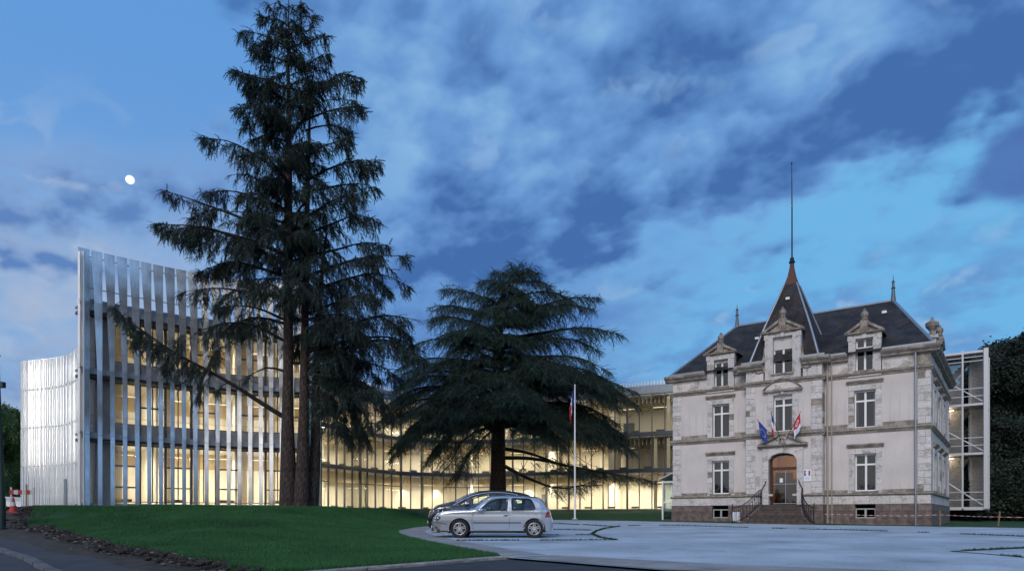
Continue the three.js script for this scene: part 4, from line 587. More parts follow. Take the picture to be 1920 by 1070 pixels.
function lampAt(C, s, o, y, len, power, parent = office) {       // hanging light fitting: glowing strip and the light it gives
  const a = C.at(s - len / 2, o, y), b = C.at(s + len / 2, o, y), dir = b.clone().sub(a).normalize();
  const m = put('ceiling_lamp', new THREE.BoxGeometry(len, 0.03, 0.07), MO.lamp, parent); m.position.set((a.x + b.x) / 2 + OX, y - 1.475, (a.z + b.z) / 2 + OZ); m.rotation.y = Math.atan2(-dir.z, dir.x);
  const l = new THREE.RectAreaLight(new THREE.Color().setRGB(1, 0.89, 0.68), power, len, 0.5); l.position.set((a.x + b.x) / 2, y - 0.04, (a.z + b.z) / 2); l.rotation.set(-Math.PI / 2, 0, Math.atan2(-dir.z, dir.x)); scene.add(l);
}
{
  const R = rng(404);
  // ---- finned wing
  const L = FW.L, G = -1.2, B = -6.2, s0 = 0.0, sr = 1.95;
  const nF = 20, dS = (L - s0) / nF;
  const cut = [[Y0 - 0.25, Y1 - 0.12, 0.23, 0.24], [Y1 - 0.1, Y2 - 0.12, 0.24, 0.27], [Y2 - 0.1, Y3 + 0.1, 0.26, 0.43], [Y3 + 0.12, Y4, 0.40, 0.58]];
  for (let i = 0; i < nF; i++) {
    const s = s0 + (i + 0.5) * dS, tw = (R() - 0.5) * 0.05;
    cut.forEach(([y0, y1, w0, w1], k) => {
      const mb = new MB(), right = 0.14, th = 0.05, t2 = tw + (k - 1.5) * 0.02;
      const P = (w, y, o) => FW.at(s, 0).add(FW.at(s + 0.01, 0).sub(FW.at(s - 0.01, 0)).normalize().multiplyScalar(w)).add(FW.at(s, 1).sub(FW.at(s, 0)).multiplyScalar(o + t2 * (w - right))).setY(y).toArray();
      const c = 0.012, f = [P(right - w0, y0, 0.02), P(right, y0, 0.02), P(right, y1, 0.02), P(right - w1, y1, 0.02)], b = [P(right - w0 + c, y0, -th), P(right - c, y0, -th - 0.1), P(right - c, y1, -th - 0.1), P(right - w1 + c, y1, -th)];
      mb.face(f, [[s, y0], [s + w0, y0], [s + w0, y1], [s, y1]]); mb.face([b[1], b[0], b[3], b[2]]); for (let q = 0; q < 4; q++) { const r = (q + 1) % 4; mb.face([b[q], b[r], f[r], f[q]]); }
      ob('fin', mb, MO.fin[(i + k * 2) % 3], office);
    });
  }
  const N1 = 14;
  for (const y of [Y0, Y1, Y2, Y3]) {
    ob('gallery_edge', FW.seg(new MB(), 0.05, L, -0.28, -0.14, y - (y === Y0 ? 0.12 : 0.3), y + 0.02, N1), MO.steel);
    ob('gallery_floor', FW.seg(new MB(), 0.05, L, G - 0.1, -0.285, y - 0.1, y, N1), MO.steel);
    if (y > Y0) ob('gallery_soffit', FW.seg(new MB(), 0.05, L, G - 0.05, -0.32, y - 0.46, y - 0.31, N1), MO.dark);
  }
  for (const y of [Y3 + 0.95, Y4 - 0.4]) { const pts = []; for (let i = 0; i <= 20; i++) pts.push(FW.at(0.2 + (L - 0.3) * i / 20, -0.1, y)); ob('tie_rail', new MB().tube(pts, 0.03, 6), MO.steel); }
  for (const y of [Y1 + 1.05, Y2 + 1.05, Y1 + 0.55, Y2 + 0.55]) { const pts = []; for (let i = 0; i <= 16; i++) pts.push(FW.at(0.2 + (L - 0.3) * i / 16, -0.35, y)); ob('guard_wire', new MB().tube(pts, 0.012, 5), MO.steel); }
  // glazing line: wall panel on the left, then window bays
  const g0 = 1.9, nB = 8, wB = (L - g0) / nB;
  const lev = [[Y0, Y1], [Y1, Y2], [Y2, Y3]];
  lev.forEach(([ya, yb], st) => {
    ob('end_panel', FW.seg(new MB(), 1.05, g0 - 0.05, G - 0.1, G, ya, yb - 0.46, 1), MO.spandrel);
    for (let i = 0; i < nB; i++) {
      const a = g0 + i * wB, b = a + wB, lo = st ? ya + 0.78 : ya + 0.12, hi = yb - 0.46, w = new THREE.Group(); w.name = 'window'; office.add(w);
      const f = new MB(); FW.seg(f, a, a + 0.13, G - 0.14, G + 0.03, ya, hi); FW.seg(f, a + 0.132, b, G - 0.1, G, hi - 0.06, hi); FW.seg(f, a + 0.132, b, G - 0.1, G, lo, lo + 0.05);
      const mid = (a + 0.13 + b) / 2, tr = st === 0 ? (i % 2 ? 0 : ya + 2.35) : (i % 2 === 0 ? 0 : ya + 1.9);
      FW.seg(f, mid - 0.03, mid + 0.03, G - 0.1, G, lo + 0.052, hi - 0.062);
      if (tr) { FW.seg(f, a + 0.132, mid - 0.032, G - 0.12, G + 0.02, tr - 0.05, tr + 0.05); FW.seg(f, mid + 0.032, b, G - 0.12, G + 0.02, tr - 0.05, tr + 0.05); if (st === 0) { FW.seg(f, a + 0.132, mid - 0.032, G - 0.1, G + 0.01, ya + 1.0, ya + 1.09); FW.seg(f, mid + 0.032, b, G - 0.1, G + 0.01, ya + 1.0, ya + 1.09); } }
      ob('frame', f, MO.mullion, w);
      for (const [p, q] of [[a + 0.132, mid - 0.032], [mid + 0.032, b]]) ob('pane', FW.seg(new MB(), p, q, G - 0.06, G - 0.055, lo + 0.052, hi - 0.062), MO.pane, w);
      if (st) ob('spandrel_panel', FW.seg(new MB(), a + 0.135, b - 0.003, G - 0.1, G + 0.005, ya + 0.002, lo - 0.003), MO.spandrel, office);
      ob('header', FW.seg(new MB(), a, b, G - 0.12, G + 0.005, hi + 0.003, yb - 0.1), MO.dark, office);
      if (i % 3 !== 1) { const c = new MB(), n = 9, w2 = i % 3 ? 0.3 : 0.45; for (let k = 0; k < n; k++) FW.seg(c, a + 0.15 + k * w2 / n, a + 0.15 + (k + 0.8) * w2 / n, G - 0.5 - (k % 2) * 0.06, G - 0.46 - (k % 2) * 0.06, ya + 0.02, hi); ob('curtain', c, MO.curtain[(i + st) % 4], office); }
      if ((i + st) % 2 === 0) ob('convector', FW.seg(new MB(), a + 0.3, b - 0.25, G - 0.9, G - 0.65, ya + 0.14, ya + 0.34), MO.furn);
    }
    ob('room_floor', FW.seg(new MB(), sr, L, B, G - 0.1, ya - 0.3, ya - 0.003, N1), MO.floor); ob('room_ceiling', FW.seg(new MB(), sr, L, B, G - 0.13, yb - 0.42, yb - 0.305, N1), MO.ceil);
    ob('back_wall', FW.seg(new MB(), sr, L, B - 0.2, B, ya, yb - 0.42, N1), MO.wall);
    ob('back_wall', FW.seg(new MB(), sr, L, B + 0.003, B + 0.05, yb - 1.5, yb - 0.43, N1), MO.wallTan);
    for (const s of [sr, 4.4, 8.8, L]) ob('partition', FW.seg(new MB(), s - 0.12, s, B + 0.06, G - 0.15, ya, yb - 0.43), s < 2 || s === L ? MO.wall : MO.wall);
    for (const s of [2.7, 6.6, 10.7]) { ob('inner_door', FW.seg(new MB(), s, s + 0.95, B + 0.005, B + 0.06, ya + 0.01, ya + 2.15), MO.door); }
    for (const s of [2.7, 5.5, 7.7, 10.2, 12.0]) if (s < L - 0.7) lampAt(FW, s, -3.1, yb - 0.95, 1.5, st === 2 ? 30 : st === 1 ? 50 : 76);
  });
  ob('roof', FW.seg(new MB(), sr, L, B - 0.2, -0.5, Y3 - 0.05, Y3 + 0.32, N1), MO.roof);
  ob('roof_band', FW.seg(new MB(), 0.4, L, -0.498, -0.44, Y3 + 0.03, Y3 + 0.42, N1), MO.steel);
  // gallery end railings
  for (const y of [Y1, Y2]) for (const h of [0.4, 0.75, 1.05]) { ob('end_rail', new MB().tube([FW.at(0.2, -0.3, y + h), FW.at(0.9, -1.3, y + h - 0.02)], 0.018, 5), MO.steel); }
  // right flank of the finned wing, running back to the glazed wing
  const RF = new Curve([[-13.7, 45.5], [-15.2, 50], [-17.2, 55], [-19.2, 58.2]]);
  ob('flank_wall', RF.seg(new MB(), 0, RF.L, -0.3, 0, Y0 - 0.3, Y3 + 0.2, 6), MO.flank);
  for (let i = 0; i < 40; i++) { const s = 0.2 + i * (RF.L - 0.3) / 40; if (i < 300) ob('fin', RF.seg(new MB(), s, s + 0.18, 0.02, 0.14, Y0 - 0.2, Y4 - 0.3), MO.fin[i % 3]); }
  // ---- dense screen on the left
  const LS = DS.L;
  const lv = [[Y0 - 0.6, Y1 - 0.1], [Y1 + 0.1, Y2 - 0.1], [Y2 + 0.1, Y3 - 0.1], [Y3 + 0.1, 15.9]];
  lv.forEach(([a, b], k) => {
    for (let p = 0; p < 12; p++) { const R = rng(500 + p), mb = new MB(), sa = p * LS / 12, sb = (p + 1) * LS / 12; for (let s = sa; s < sb - 0.1; ) { const w = 0.11 + 0.07 * R(), o = 0.03 + 0.07 * R(); DS.seg(mb, s, s + w, -0.03, o, a, b); s += w + 0.07 + 0.09 * R(); } ob('screen_panel', mb, MO.screen); }
    ob('screen_backing', DS.seg(new MB(), 0, LS - 0.1, -0.2, -0.15, a - 0.1, b + 0.1, 30), MO.screenBack);
    if (k) { ob('screen_rail', DS.seg(new MB(), 0, LS, -0.02, 0.06, a - 0.17, a - 0.03, 30), MO.screen); const t = new MB(); for (let s = 0.1; s < LS; s += 0.55) DS.seg(t, s, s + 0.2, 0.062, 0.11, a - 0.26, a + 0.04); ob('screen_clip', t, MO.screen); }
  });
  // lamps behind the dense screen: it glows through its gaps
  for (const [s, y, p, h] of [[2.2, 14.3, 2.6, 2.6], [6.2, 14.3, 2.6, 2.6], [9.8, 14.3, 2.6, 2.6], [2.2, 10.8, 2.6, 3], [6.2, 10.8, 2.8, 3], [9.8, 10.8, 2.8, 3], [2.2, 7.2, 1.5, 3], [6.2, 7.2, 2.0, 3], [9.8, 7.2, 2.4, 3], [6.2, 3.6, 0.7, 2], [9.8, 3.6, 0.8, 2]]) {
    const a = DS.at(s, -1.35, y), f = DS.at(s, 0, y), m = put('light_panel', new THREE.PlaneGeometry(3.4, h), MO.lamp, office); m.position.set(a.x + OX, y - 1.475, a.z + OZ); const dir = f.clone().sub(a); m.rotation.y = Math.atan2(dir.x, dir.z);
    const l = new THREE.RectAreaLight(new THREE.Color().setRGB(1, 0.97, 0.92), p * 5.0, 3.4, h); l.position.copy(a.addScaledVector(dir, 0.05)); l.rotation.y = Math.atan2(-dir.x, -dir.z); scene.add(l);
  }
  { let s = 0; for (let i = 0; i < LS; i += 0.05) { const p = DS.at(i, 0); if (p.x / -p.z >= (124 - 960) / 1280) { s = i; break; } } ob('screen_door', DS.seg(new MB(), s - 0.32, s + 0.32, 0.1, 0.16, Y0 - 0.2, Y0 + 2.75), MO.steel); }
  // ---- curved glazed wing
  const LG = GW.L, BG = -6.5, nP = Math.round(LG / 1.33), wP = LG / nP, T = 13.6;
  const storeys = [[Y0, Y1], [Y1, Y2], [Y2, T]];
  const sRight = (() => { for (let i = 0; i < LG; i += 0.1) if (GW.at(i).x > 9.5) return i; return LG; })();
  storeys.forEach(([ya, yb], st) => {
    for (let i = 0; i < nP; i++) {
      const a = i * wP, b = a + wP, hi = yb - 0.34, heavy = i % 5 === 4;
      ob('glass_pane', GW.seg(new MB(), a + (heavy ? 0.12 : 0.035), b - 0.035, -0.07, -0.062, ya + 0.06, hi), MO.pane);
      ob('mullion', GW.seg(new MB(), a - 0.033, a + (heavy ? 0.118 : 0.033), -0.14, heavy ? 0.1 : 0.05, ya - 0.33, yb - 0.34), MO.mullion);
      if (st === 0 && (i % 9 < 5)) ob('transom', GW.seg(new MB(), a + 0.035, b - 0.035, -0.1, -0.02, ya + 2.5, ya + 2.58), MO.mullion);
      if (st === 0 && i % 9 === 2) ob('door_leaf', GW.seg(new MB(), a + 0.037, a + 0.1, -0.12, -0.02, ya + 0.06, ya + 2.48), MO.mullion);
      if (i % 2 === (st & 1)) ob('convector', GW.seg(new MB(), a + 0.3, b - 0.25, -0.9, -0.6, ya + 0.1, ya + 0.3), MO.furn);
      // inner wall: doors, cupboards, panels
      const r = R();
      if (r < 0.16) ob('inner_door', GW.seg(new MB(), a + 0.2, a + 1.15, BG + 0.004, BG + 0.06, ya, ya + 2.2), MO.door);
      else if (r < 0.24) ob('cupboard', GW.seg(new MB(), a + 0.1, b - 0.1, BG + 0.004, BG + 0.5, ya, ya + 1.9), mat([0.16, 0.19, 0.23], 0.6));
      else if (r < 0.34) ob('curtain', GW.seg(new MB(), a + 0.1, a + 0.45, -0.5, -0.44, ya + 0.02, hi - 0.1), MO.curtain[i % 4]);
      const bf = new MB(); for (let k = 0; k < 3; k++) GW.seg(bf, a + k * wP / 3 + 0.05, a + k * wP / 3 + 0.13, BG + 0.3, -0.9, yb - 1.15, yb - 0.5); ob('ceiling_baffle', bf, MO.baffle);
    }
    ob('slab_edge', GW.seg(new MB(), 0, LG, -0.12, 0.03, ya - 0.32, ya + 0.05, nP), st ? MO.mullion : MO.steel);
    ob('room_floor', GW.seg(new MB(), 0, LG, BG, -0.13, ya - 0.3, ya, nP), MO.floor); ob('room_ceiling', GW.seg(new MB(), 0, LG, BG, -0.13, yb - 0.45, yb - 0.305, nP), MO.ceil);
    ob('back_wall', GW.seg(new MB(), 0, LG, BG - 0.2, BG, ya, yb - 0.45, nP), MO.wall);
    ob('partition', GW.seg(new MB(), 0, 0.1, BG, -0.2, ya, yb - 0.45), MO.wall); for (const s of [9, 18, 26.5, 35, 42, LG - 0.1]) if (s < LG) ob('partition', GW.seg(new MB(), s, s + 0.12, BG + 0.51, -2.2, ya, yb - 0.45), MO.wall);
    const nl = 14; for (let i = 0; i < nl; i++) { const s = (i + 0.5) * LG / nl; if (st === 1 && s > sRight && i % 2) continue; lampAt(GW, s, -3.6, yb - 1.2, 1.8, st === 1 && s > sRight ? 4 : st === 2 && s > sRight ? 9 : st === 0 ? 90 : 66); }
  });
  ob('roof', GW.seg(new MB(), 0, LG, BG - 0.2, 0.04, T - 0.3, T + 0.1, nP), MO.steel); ob('parapet', GW.seg(new MB(), 0, LG, -0.12, 0.02, T + 0.102, T + 0.55, nP), MO.steel);
  const tf = new MB(); for (let s = 0.2; s < LG; s += 0.33) GW.seg(tf, s, s + 0.14, -0.4, -0.3, T + 0.3, T + 0.95 + 0.1 * R()); ob('roof_fins', tf, MO.screen);
  // downlights washing the ground floor wall
  for (const s of [21.5, 24, 26.4, 29, 31.6, 34.4]) { const p = GW.at(s, BG + 0.55, Y1 - 1.1), l = new THREE.SpotLight(new THREE.Color().setRGB(1, 0.88, 0.62), 26, 0, 0.75, 0.5); l.position.copy(p); l.target.position.copy(GW.at(s, BG + 0.25, Y0)); l.castShadow = true; scene.add(l, l.target); const m = put('downlight', new THREE.CylinderGeometry(0.08, 0.1, 0.14, 10), MO.lamp, office); m.position.set(p.x + OX, p.y + 0.08 - 1.475, p.z + OZ); }
}
// ------------------------------------------------------------------ trees
// A hanging cedar spray: a twig with short needle tufts all round it.
function spray(seed, len, n, bladeL, bladeW, hang) {
  const R = rng(seed), p = [], nn = [];
  const blade = (o, d, w, l) => { const side = V(-d.z, 0, d.x).normalize(); if (R() < 0.5) side.lerp(V(0, 1, 0), R()).normalize(); const a = o.clone().addScaledVector(side, -w / 2), b = o.clone().addScaledVector(side, w / 2), t = o.clone().addScaledVector(d, l), m = side.clone().cross(d).normalize(); p.push(...a, ...b, ...t); for (let k = 0; k < 3; k++) nn.push(m.x, m.y, m.z); };
  for (let i = 0; i < n; i++) {
    const t = (i + R()) / n, x = t * len, y = -hang * t * t * len, o = V(x, y, (R() - 0.5) * 0.05), az = R() * 6.283, d = V(0.45 + 0.5 * R(), (R() - 0.62) * 1.1, Math.sin(az) * 0.9).normalize();
    blade(o, d, bladeW * (0.7 + 0.6 * R()), bladeL * (1.15 - 0.5 * t) * (0.7 + 0.6 * R()));
  }
  const g = new THREE.BufferGeometry(); g.setAttribute('position', new THREE.Float32BufferAttribute(p, 3)); g.setAttribute('normal', new THREE.Float32BufferAttribute(nn, 3)); return g;
}
const barkM = mat([0.115, 0.083, 0.070], 0.95, { tile: TX.bark, m: 1.6, bump: TX.barkBump, bumpScale: 0.03 });
const limbM = mat([0.045, 0.034, 0.03], 0.95, { tile: TX.bark, m: 1.2 });
const needleM = mat([1, 1, 1], 0.75, { side: THREE.DoubleSide });
function scatter(name, geo, material, list, parent, seed, base, spread = 0.5) {  // list of {p, dir, s}: one instanced mesh
  const R = rng(seed), im = new THREE.InstancedMesh(geo, material, list.length), m = new THREE.Matrix4(), X = V(1, 0, 0), c = new THREE.Color();
  list.forEach((it, i) => { const z = V(0, 1, 0), x = it.dir.clone().normalize(), zz = x.clone().cross(z).normalize(); if (!(zz.lengthSq() > 0.1)) zz.set(0, 0, 1); const yy = zz.clone().cross(x); const roll = (R() - 0.5) * (it.roll ?? 1.2); yy.applyAxisAngle(x, roll); zz.applyAxisAngle(x, roll); m.makeBasis(x, yy, zz).scale(V(it.s, it.s, it.s)).setPosition(it.p); im.setMatrixAt(i, m); const k = 1 - spread / 2 + spread * R(), w = R(); c.setRGB(base[0] * k * (1 + 0.25 * (w - 0.5)), base[1] * k, base[2] * k * (1 + 0.4 * (0.5 - w))); im.setColorAt(i, c); });
  im.name = name; im.userData.kind = 'stuff'; im.castShadow = im.receiveShadow = true; parent.add(im); return im;
}
function bez(a, b, c, d, t) { const u = 1 - t; return a.clone().multiplyScalar(u * u * u).addScaledVector(b, 3 * u * u * t).addScaledVector(c, 3 * u * t * t).addScaledVector(d, t * t * t); }
// limbs: {pts: [Vector3...], r, L2, droop, from}; foliage is hung along side twigs of each limb
function dressLimb(tree, limb, out, R, o) {
  const C = new THREE.CatmullRomCurve3(limb.pts), len = C.getLength(), n = Math.max(5, Math.round(len * 1.6)), P = C.getSpacedPoints(n);
  new MB().tube(P, P.map((_, i) => Math.max(0.012, limb.r * (1 - 0.93 * i / n))), 6).build('limb', limbM, tree);
  const twigs = new MB(), step = o.step, id = R() * 90, from = limb.from ?? 0.18; let any = false;
  for (let s = from * len; s < len; s += step * (0.6 + 0.8 * R())) {
    const t = s / len; if (o.gaps && noise3(s * 0.9, id, 0.5) + 0.25 * t < o.gaps - 0.42) continue; const p = C.getPointAt(Math.min(1, t)), tan = C.getTangentAt(Math.min(1, t)), out2 = V(-tan.z, 0, tan.x).normalize();
    const width = (limb.w ?? o.width) * Math.min(1, 0.35 + len * 0.12) * (0.35 + 0.9 * Math.sin(Math.PI * Math.min(1, 0.18 + 0.82 * (1 - Math.abs(t - 0.45) / 0.62)) * 0.5)) * (1.06 - 0.75 * sstep(0.6, 1, t)) * (0.55 + 0.7 * R());
    for (const sd of R() < 0.15 ? [R() < 0.5 ? -1 : 1] : [-1, 1]) {
      const dir = out2.clone().multiplyScalar(sd).addScaledVector(tan, 0.55 + 0.5 * R()).normalize(), e = p.clone().addScaledVector(dir, width); e.y -= width * o.sag * (0.5 + R());
      const mid = p.clone().lerp(e, 0.5); mid.y += width * o.lift;
      if (width > 0.35) { twigs.tube([p, mid, e], [0.016, 0.011, 0.005], 3, false); any = true; }
      for (let c = 0; c < (o.clump ?? 0); c++) { const d = V(R() - 0.5, (R() - 0.72) * 1.5, R() - 0.5).addScaledVector(dir, 0.35).normalize(); out.push({ p: e.clone().lerp(p, 0.25 * R()).add(V((R() - 0.5) * 0.2, (R() - 0.5) * 0.15, (R() - 0.5) * 0.2)), dir: d, s: o.size * (0.6 + 0.6 * R()) }); }
      const k = Math.max(2, Math.round(width / o.gap));
      for (let i = 0; i <= k; i++) { const u = i / k, q = p.clone().multiplyScalar((1 - u) * (1 - u)).addScaledVector(mid, 2 * u * (1 - u)).addScaledVector(e, u * u); for (let c = 0; c < o.per; c++) { const a = (R() - 0.5) * 2.6, d = dir.clone().applyAxisAngle(V(0, 1, 0), a); d.y = -o.drop * (0.35 + 0.9 * R()) + (R() < o.up ? 0.9 : 0); out.push({ p: q.clone().add(V((R() - 0.5) * 0.12, (R() - 0.5) * 0.1, (R() - 0.5) * 0.12)), dir: d, s: o.size * (0.65 + 0.7 * R()) * (u > 0.85 ? 0.85 : 1) }); } }
    }
    if (R() < 0.8) { const d = tan.clone(); d.y -= o.drop * R(); out.push({ p, dir: d, s: o.size * (0.7 + 0.5 * R()) }); }
  }
  for (let i = 0; i < 4; i++) { const d = C.getTangentAt(1).clone(); d.y -= o.drop * 0.6 * R(); d.x += (R() - 0.5) * 0.6; d.z += (R() - 0.5) * 0.6; out.push({ p: C.getPointAt(0.94 + 0.06 * R()), dir: d, s: o.size * 0.8 }); }
  if (any) twigs.build('twigs', limbM, tree);
}
// ---- tall twin-stemmed deodar on the lawn
{
  const D = 36, sx = F / D, gy = groundY(-11.4, D), tree = thing('deodar_cedar', 'very tall dark cedar with two bare stems and drooping ragged branches on the lawn', 'tree', [-11.4, gy, -D]);
  const L = (u, v, z = 0) => V((u - 960) / sx + 11.4, EYE + (HZ - v) / sx - gy, z), R = rng(2024), out = [];
  const stem = (pts, rad, name = 'trunk') => { const c = new THREE.CatmullRomCurve3(pts), n = 40, P = c.getSpacedPoints(n), r = P.map((q, i) => { const t = i / n * (rad.length - 1), k = Math.min(rad.length - 2, Math.floor(t)); return lerp(rad[k], rad[k + 1], t - k); }); return new MB().tube(P, r, 14).build(name, barkM, tree); };
  stem([L(541, 962, 0), L(540, 900, 0), L(539, 800, 0), L(540, 640, 0), L(541, 440, 0.1), L(543, 250, 0.2), L(541, 100, 0.1), L(541, -6, 0)], [0.50, 0.40, 0.31, 0.26, 0.25, 0.235, 0.22, 0.2, 0.16, 0.1, 0.05, 0.02]);
  stem([L(566, 962, 0.1), L(567, 900, 0.1), L(570, 800, 0.1), L(571, 640, 0), L(573, 440, -0.1), L(576, 300, -0.2), L(580, 180, -0.2), L(588, 110, -0.2)], [0.42, 0.34, 0.26, 0.22, 0.19, 0.17, 0.14, 0.1, 0.05, 0.02]);
  stem([L(577, 960, -0.5), L(584, 850, -0.6), L(585, 700, -0.7), L(592, 520, -1.0), L(600, 420, -1.2)], [0.40, 0.26, 0.2, 0.14, 0.05]);
  const O = { step: 0.20, width: 0.98, sag: 0.8, lift: 0.14, gap: 0.22, per: 2, drop: 1.05, up: 0.16, size: 0.56, gaps: 0.31, clump: 5 };
  const stemX = (v) => v > 120 ? (R() < 0.5 ? 541 : 572) : 541;
  const limb = (x0, v0, u, v, z, { arch = 0.12, r, tip = 0.06, from, w } = {}) => { const a = L(x0, v0, 0), e = L(u, v, z), len = a.distanceTo(e), m1 = a.clone().lerp(e, 0.33), m2 = a.clone().lerp(e, 0.68); const ar = arch * (0.4 + 1.1 * R()); m1.y += ar * len * 0.7; m2.y += ar * len; m1.x += (R() - 0.5) * 0.5; m2.z += (R() - 0.5) * 0.6; m2.x += (R() - 0.5) * 0.4; if (R() < 0.5 && len > 2.5) { const f = a.clone().lerp(e, 0.5 + 0.2 * R()); f.y += ar * len; const g = f.clone().add(V((e.x - a.x) * 0.22, -len * (0.05 + 0.16 * R()), (R() - 0.5) * len * 0.5)); const h = f.clone().lerp(g, 0.5); h.y += 0.12; dressLimb(tree, { pts: [f, h, g], r: 0.03, from: 0.1, w: 0.8 }, out, R, O); } dressLimb(tree, { pts: [a, m1, m2, e], r: r ?? 0.03 + 0.014 * len, from, w }, out, R, O); };
  // silhouette limbs, left then right
  for (const [v0, u, v, z, a] of [[22, 505, 10, 0], [50, 488, 32, 0.1], [90, 452, 66, 0.2, 0.1], [118, 470, 98, -0.4], [168, 440, 136, 0.3, 0.1], [190, 455, 160, -0.4], [250, 447, 212, 0.4, 0.08], [268, 470, 250, -0.5], [335, 384, 268, 0.5, 0.1], [370, 420, 318, -0.6], [400, 372, 345, -0.9], [455, 316, 366, 0.6, 0.07], [480, 288, 416, -0.2, 0.1], [500, 330, 452, 1.2], [520, 352, 500, -1.0], [560, 358, 560, 1.0], [610, 400, 610, -1.2]]) limb(541, v0, u, v, z, { arch: a ?? 0.13 });
  for (const [v0, u, v, z, a] of [[18, 566, 12, 0], [60, 596, 36, 0.2], [85, 612, 62, -0.2], [130, 622, 110, 0.4], [170, 676, 142, -0.2, 0.1], [225, 684, 210, 0.5, 0.1], [245, 655, 236, -0.7], [300, 664, 270, 0.8], [340, 716, 306, 0.1, 0.08], [360, 700, 338, -0.8], [410, 690, 376, 0.8], [440, 712, 414, 0.2], [480, 720, 446, -1.0], [520, 768, 484, 0.3, 0.1], [550, 764, 526, -1.0], [590, 738, 566, 1.4], [640, 786, 604, 0.4], [660, 790, 648, -1.2], [690, 800, 680, 1.0], [700, 745, 700, -1.6], [730, 720, 742, 1.2], [700, 690, 760, 2.0], [720, 650, 800, 1.6], [680, 664, 690, 2.6], [700, 700, 800, 0.4, 0.16], [690, 735, 775, -0.8, 0.15], [730, 665, 838, 0.8, 0.2], [740, 640, 790, -0.6, 0.15], [715, 690, 830, -0.4, 0.2], [650, 640, 700, 2.4], [620, 690, 640, 2.6], [600, 630, 650, 3.0]]) limb(572, v0, u, v, z, { arch: a ?? 0.12 });
  // limbs towards and away from the viewer
  for (let i = 0; i < 66; i++) {
    const t = (i + R()) / 66, v = lerp(40, 690, Math.pow(t, 0.9)), reach = lerp(0.7, 5.6, Math.pow(t, 0.7)) * (0.55 + 0.5 * R()), toward = R() < 0.62 ? 1 : -1, az = (R() - 0.5) * 2.5, low = v > 560, right = az > 0;
    if (low && !right && R() < 0.8) continue;
    const x0 = stemX(v), u = x0 + Math.sin(az) * reach * sx * (low ? 0.9 : 0.75), z = toward * Math.cos(az) * reach; limb(x0, v, u, v - reach * sx * (0.16 - 0.2 * t) + 14, z, { arch: 0.1 });
  }
  for (let i = 0; i < 26; i++) { const v = lerp(50, 480, R()), r = 0.6 + 1.3 * R(), az = R() * 6.28; limb(stemX(v), v, 548 + Math.cos(az) * r * sx, v - 6, Math.sin(az) * r, { arch: 0.1, w: 1.0 }); }
  // the long bare limb that sweeps up to the left
  const big = [L(533, 782, 0), L(495, 758, 0.3), L(450, 728, 0.7), L(405, 702, 1.1), L(355, 675, 1.4), L(305, 640, 1.7), L(268, 612, 1.9), L(255, 596, 2.0)];
  dressLimb(tree, { pts: big, r: 0.135, from: 0.42, w: 1.0 }, out, R, O);
  for (const [i, u, v, z] of [[3, 392, 752, 1.3], [3, 425, 660, 0.9], [4, 335, 700, 1.6], [4, 360, 640, 1.2], [5, 290, 655, 1.9], [2, 415, 735, 0.5]]) { const a = big[i], e = L(u, v, z), m = a.clone().lerp(e, 0.5); m.y += 0.25; dressLimb(tree, { pts: [a, m, e], r: 0.06, from: 0.15, w: 0.9 }, out, R, O); }
  dressLimb(tree, { pts: [L(533, 696, 0), L(505, 690, 0.2), L(478, 704, 0.4), L(458, 716, 0.5)], r: 0.07, from: 0.75 }, out, R, O);
  dressLimb(tree, { pts: [L(535, 640, 0), L(480, 615, 0.8), L(430, 622, 1.4), L(390, 640, 1.6)], r: 0.09, from: 0.3 }, out, R, O);
  dressLimb(tree, { pts: [L(535, 600, 0), L(490, 590, 1.4), L(440, 600, 2.2)], r: 0.08, from: 0.3 }, out, R, O);
  const half = Math.ceil(out.length / 3); for (let k = 0; k < 3; k++) scatter('crown', spray(11 + k, 0.8, 60, 0.135, 0.032, 0.45), needleM, out.slice(k * half, (k + 1) * half), tree, 5 + k, [0.021, 0.039, 0.031], 1.1);
}
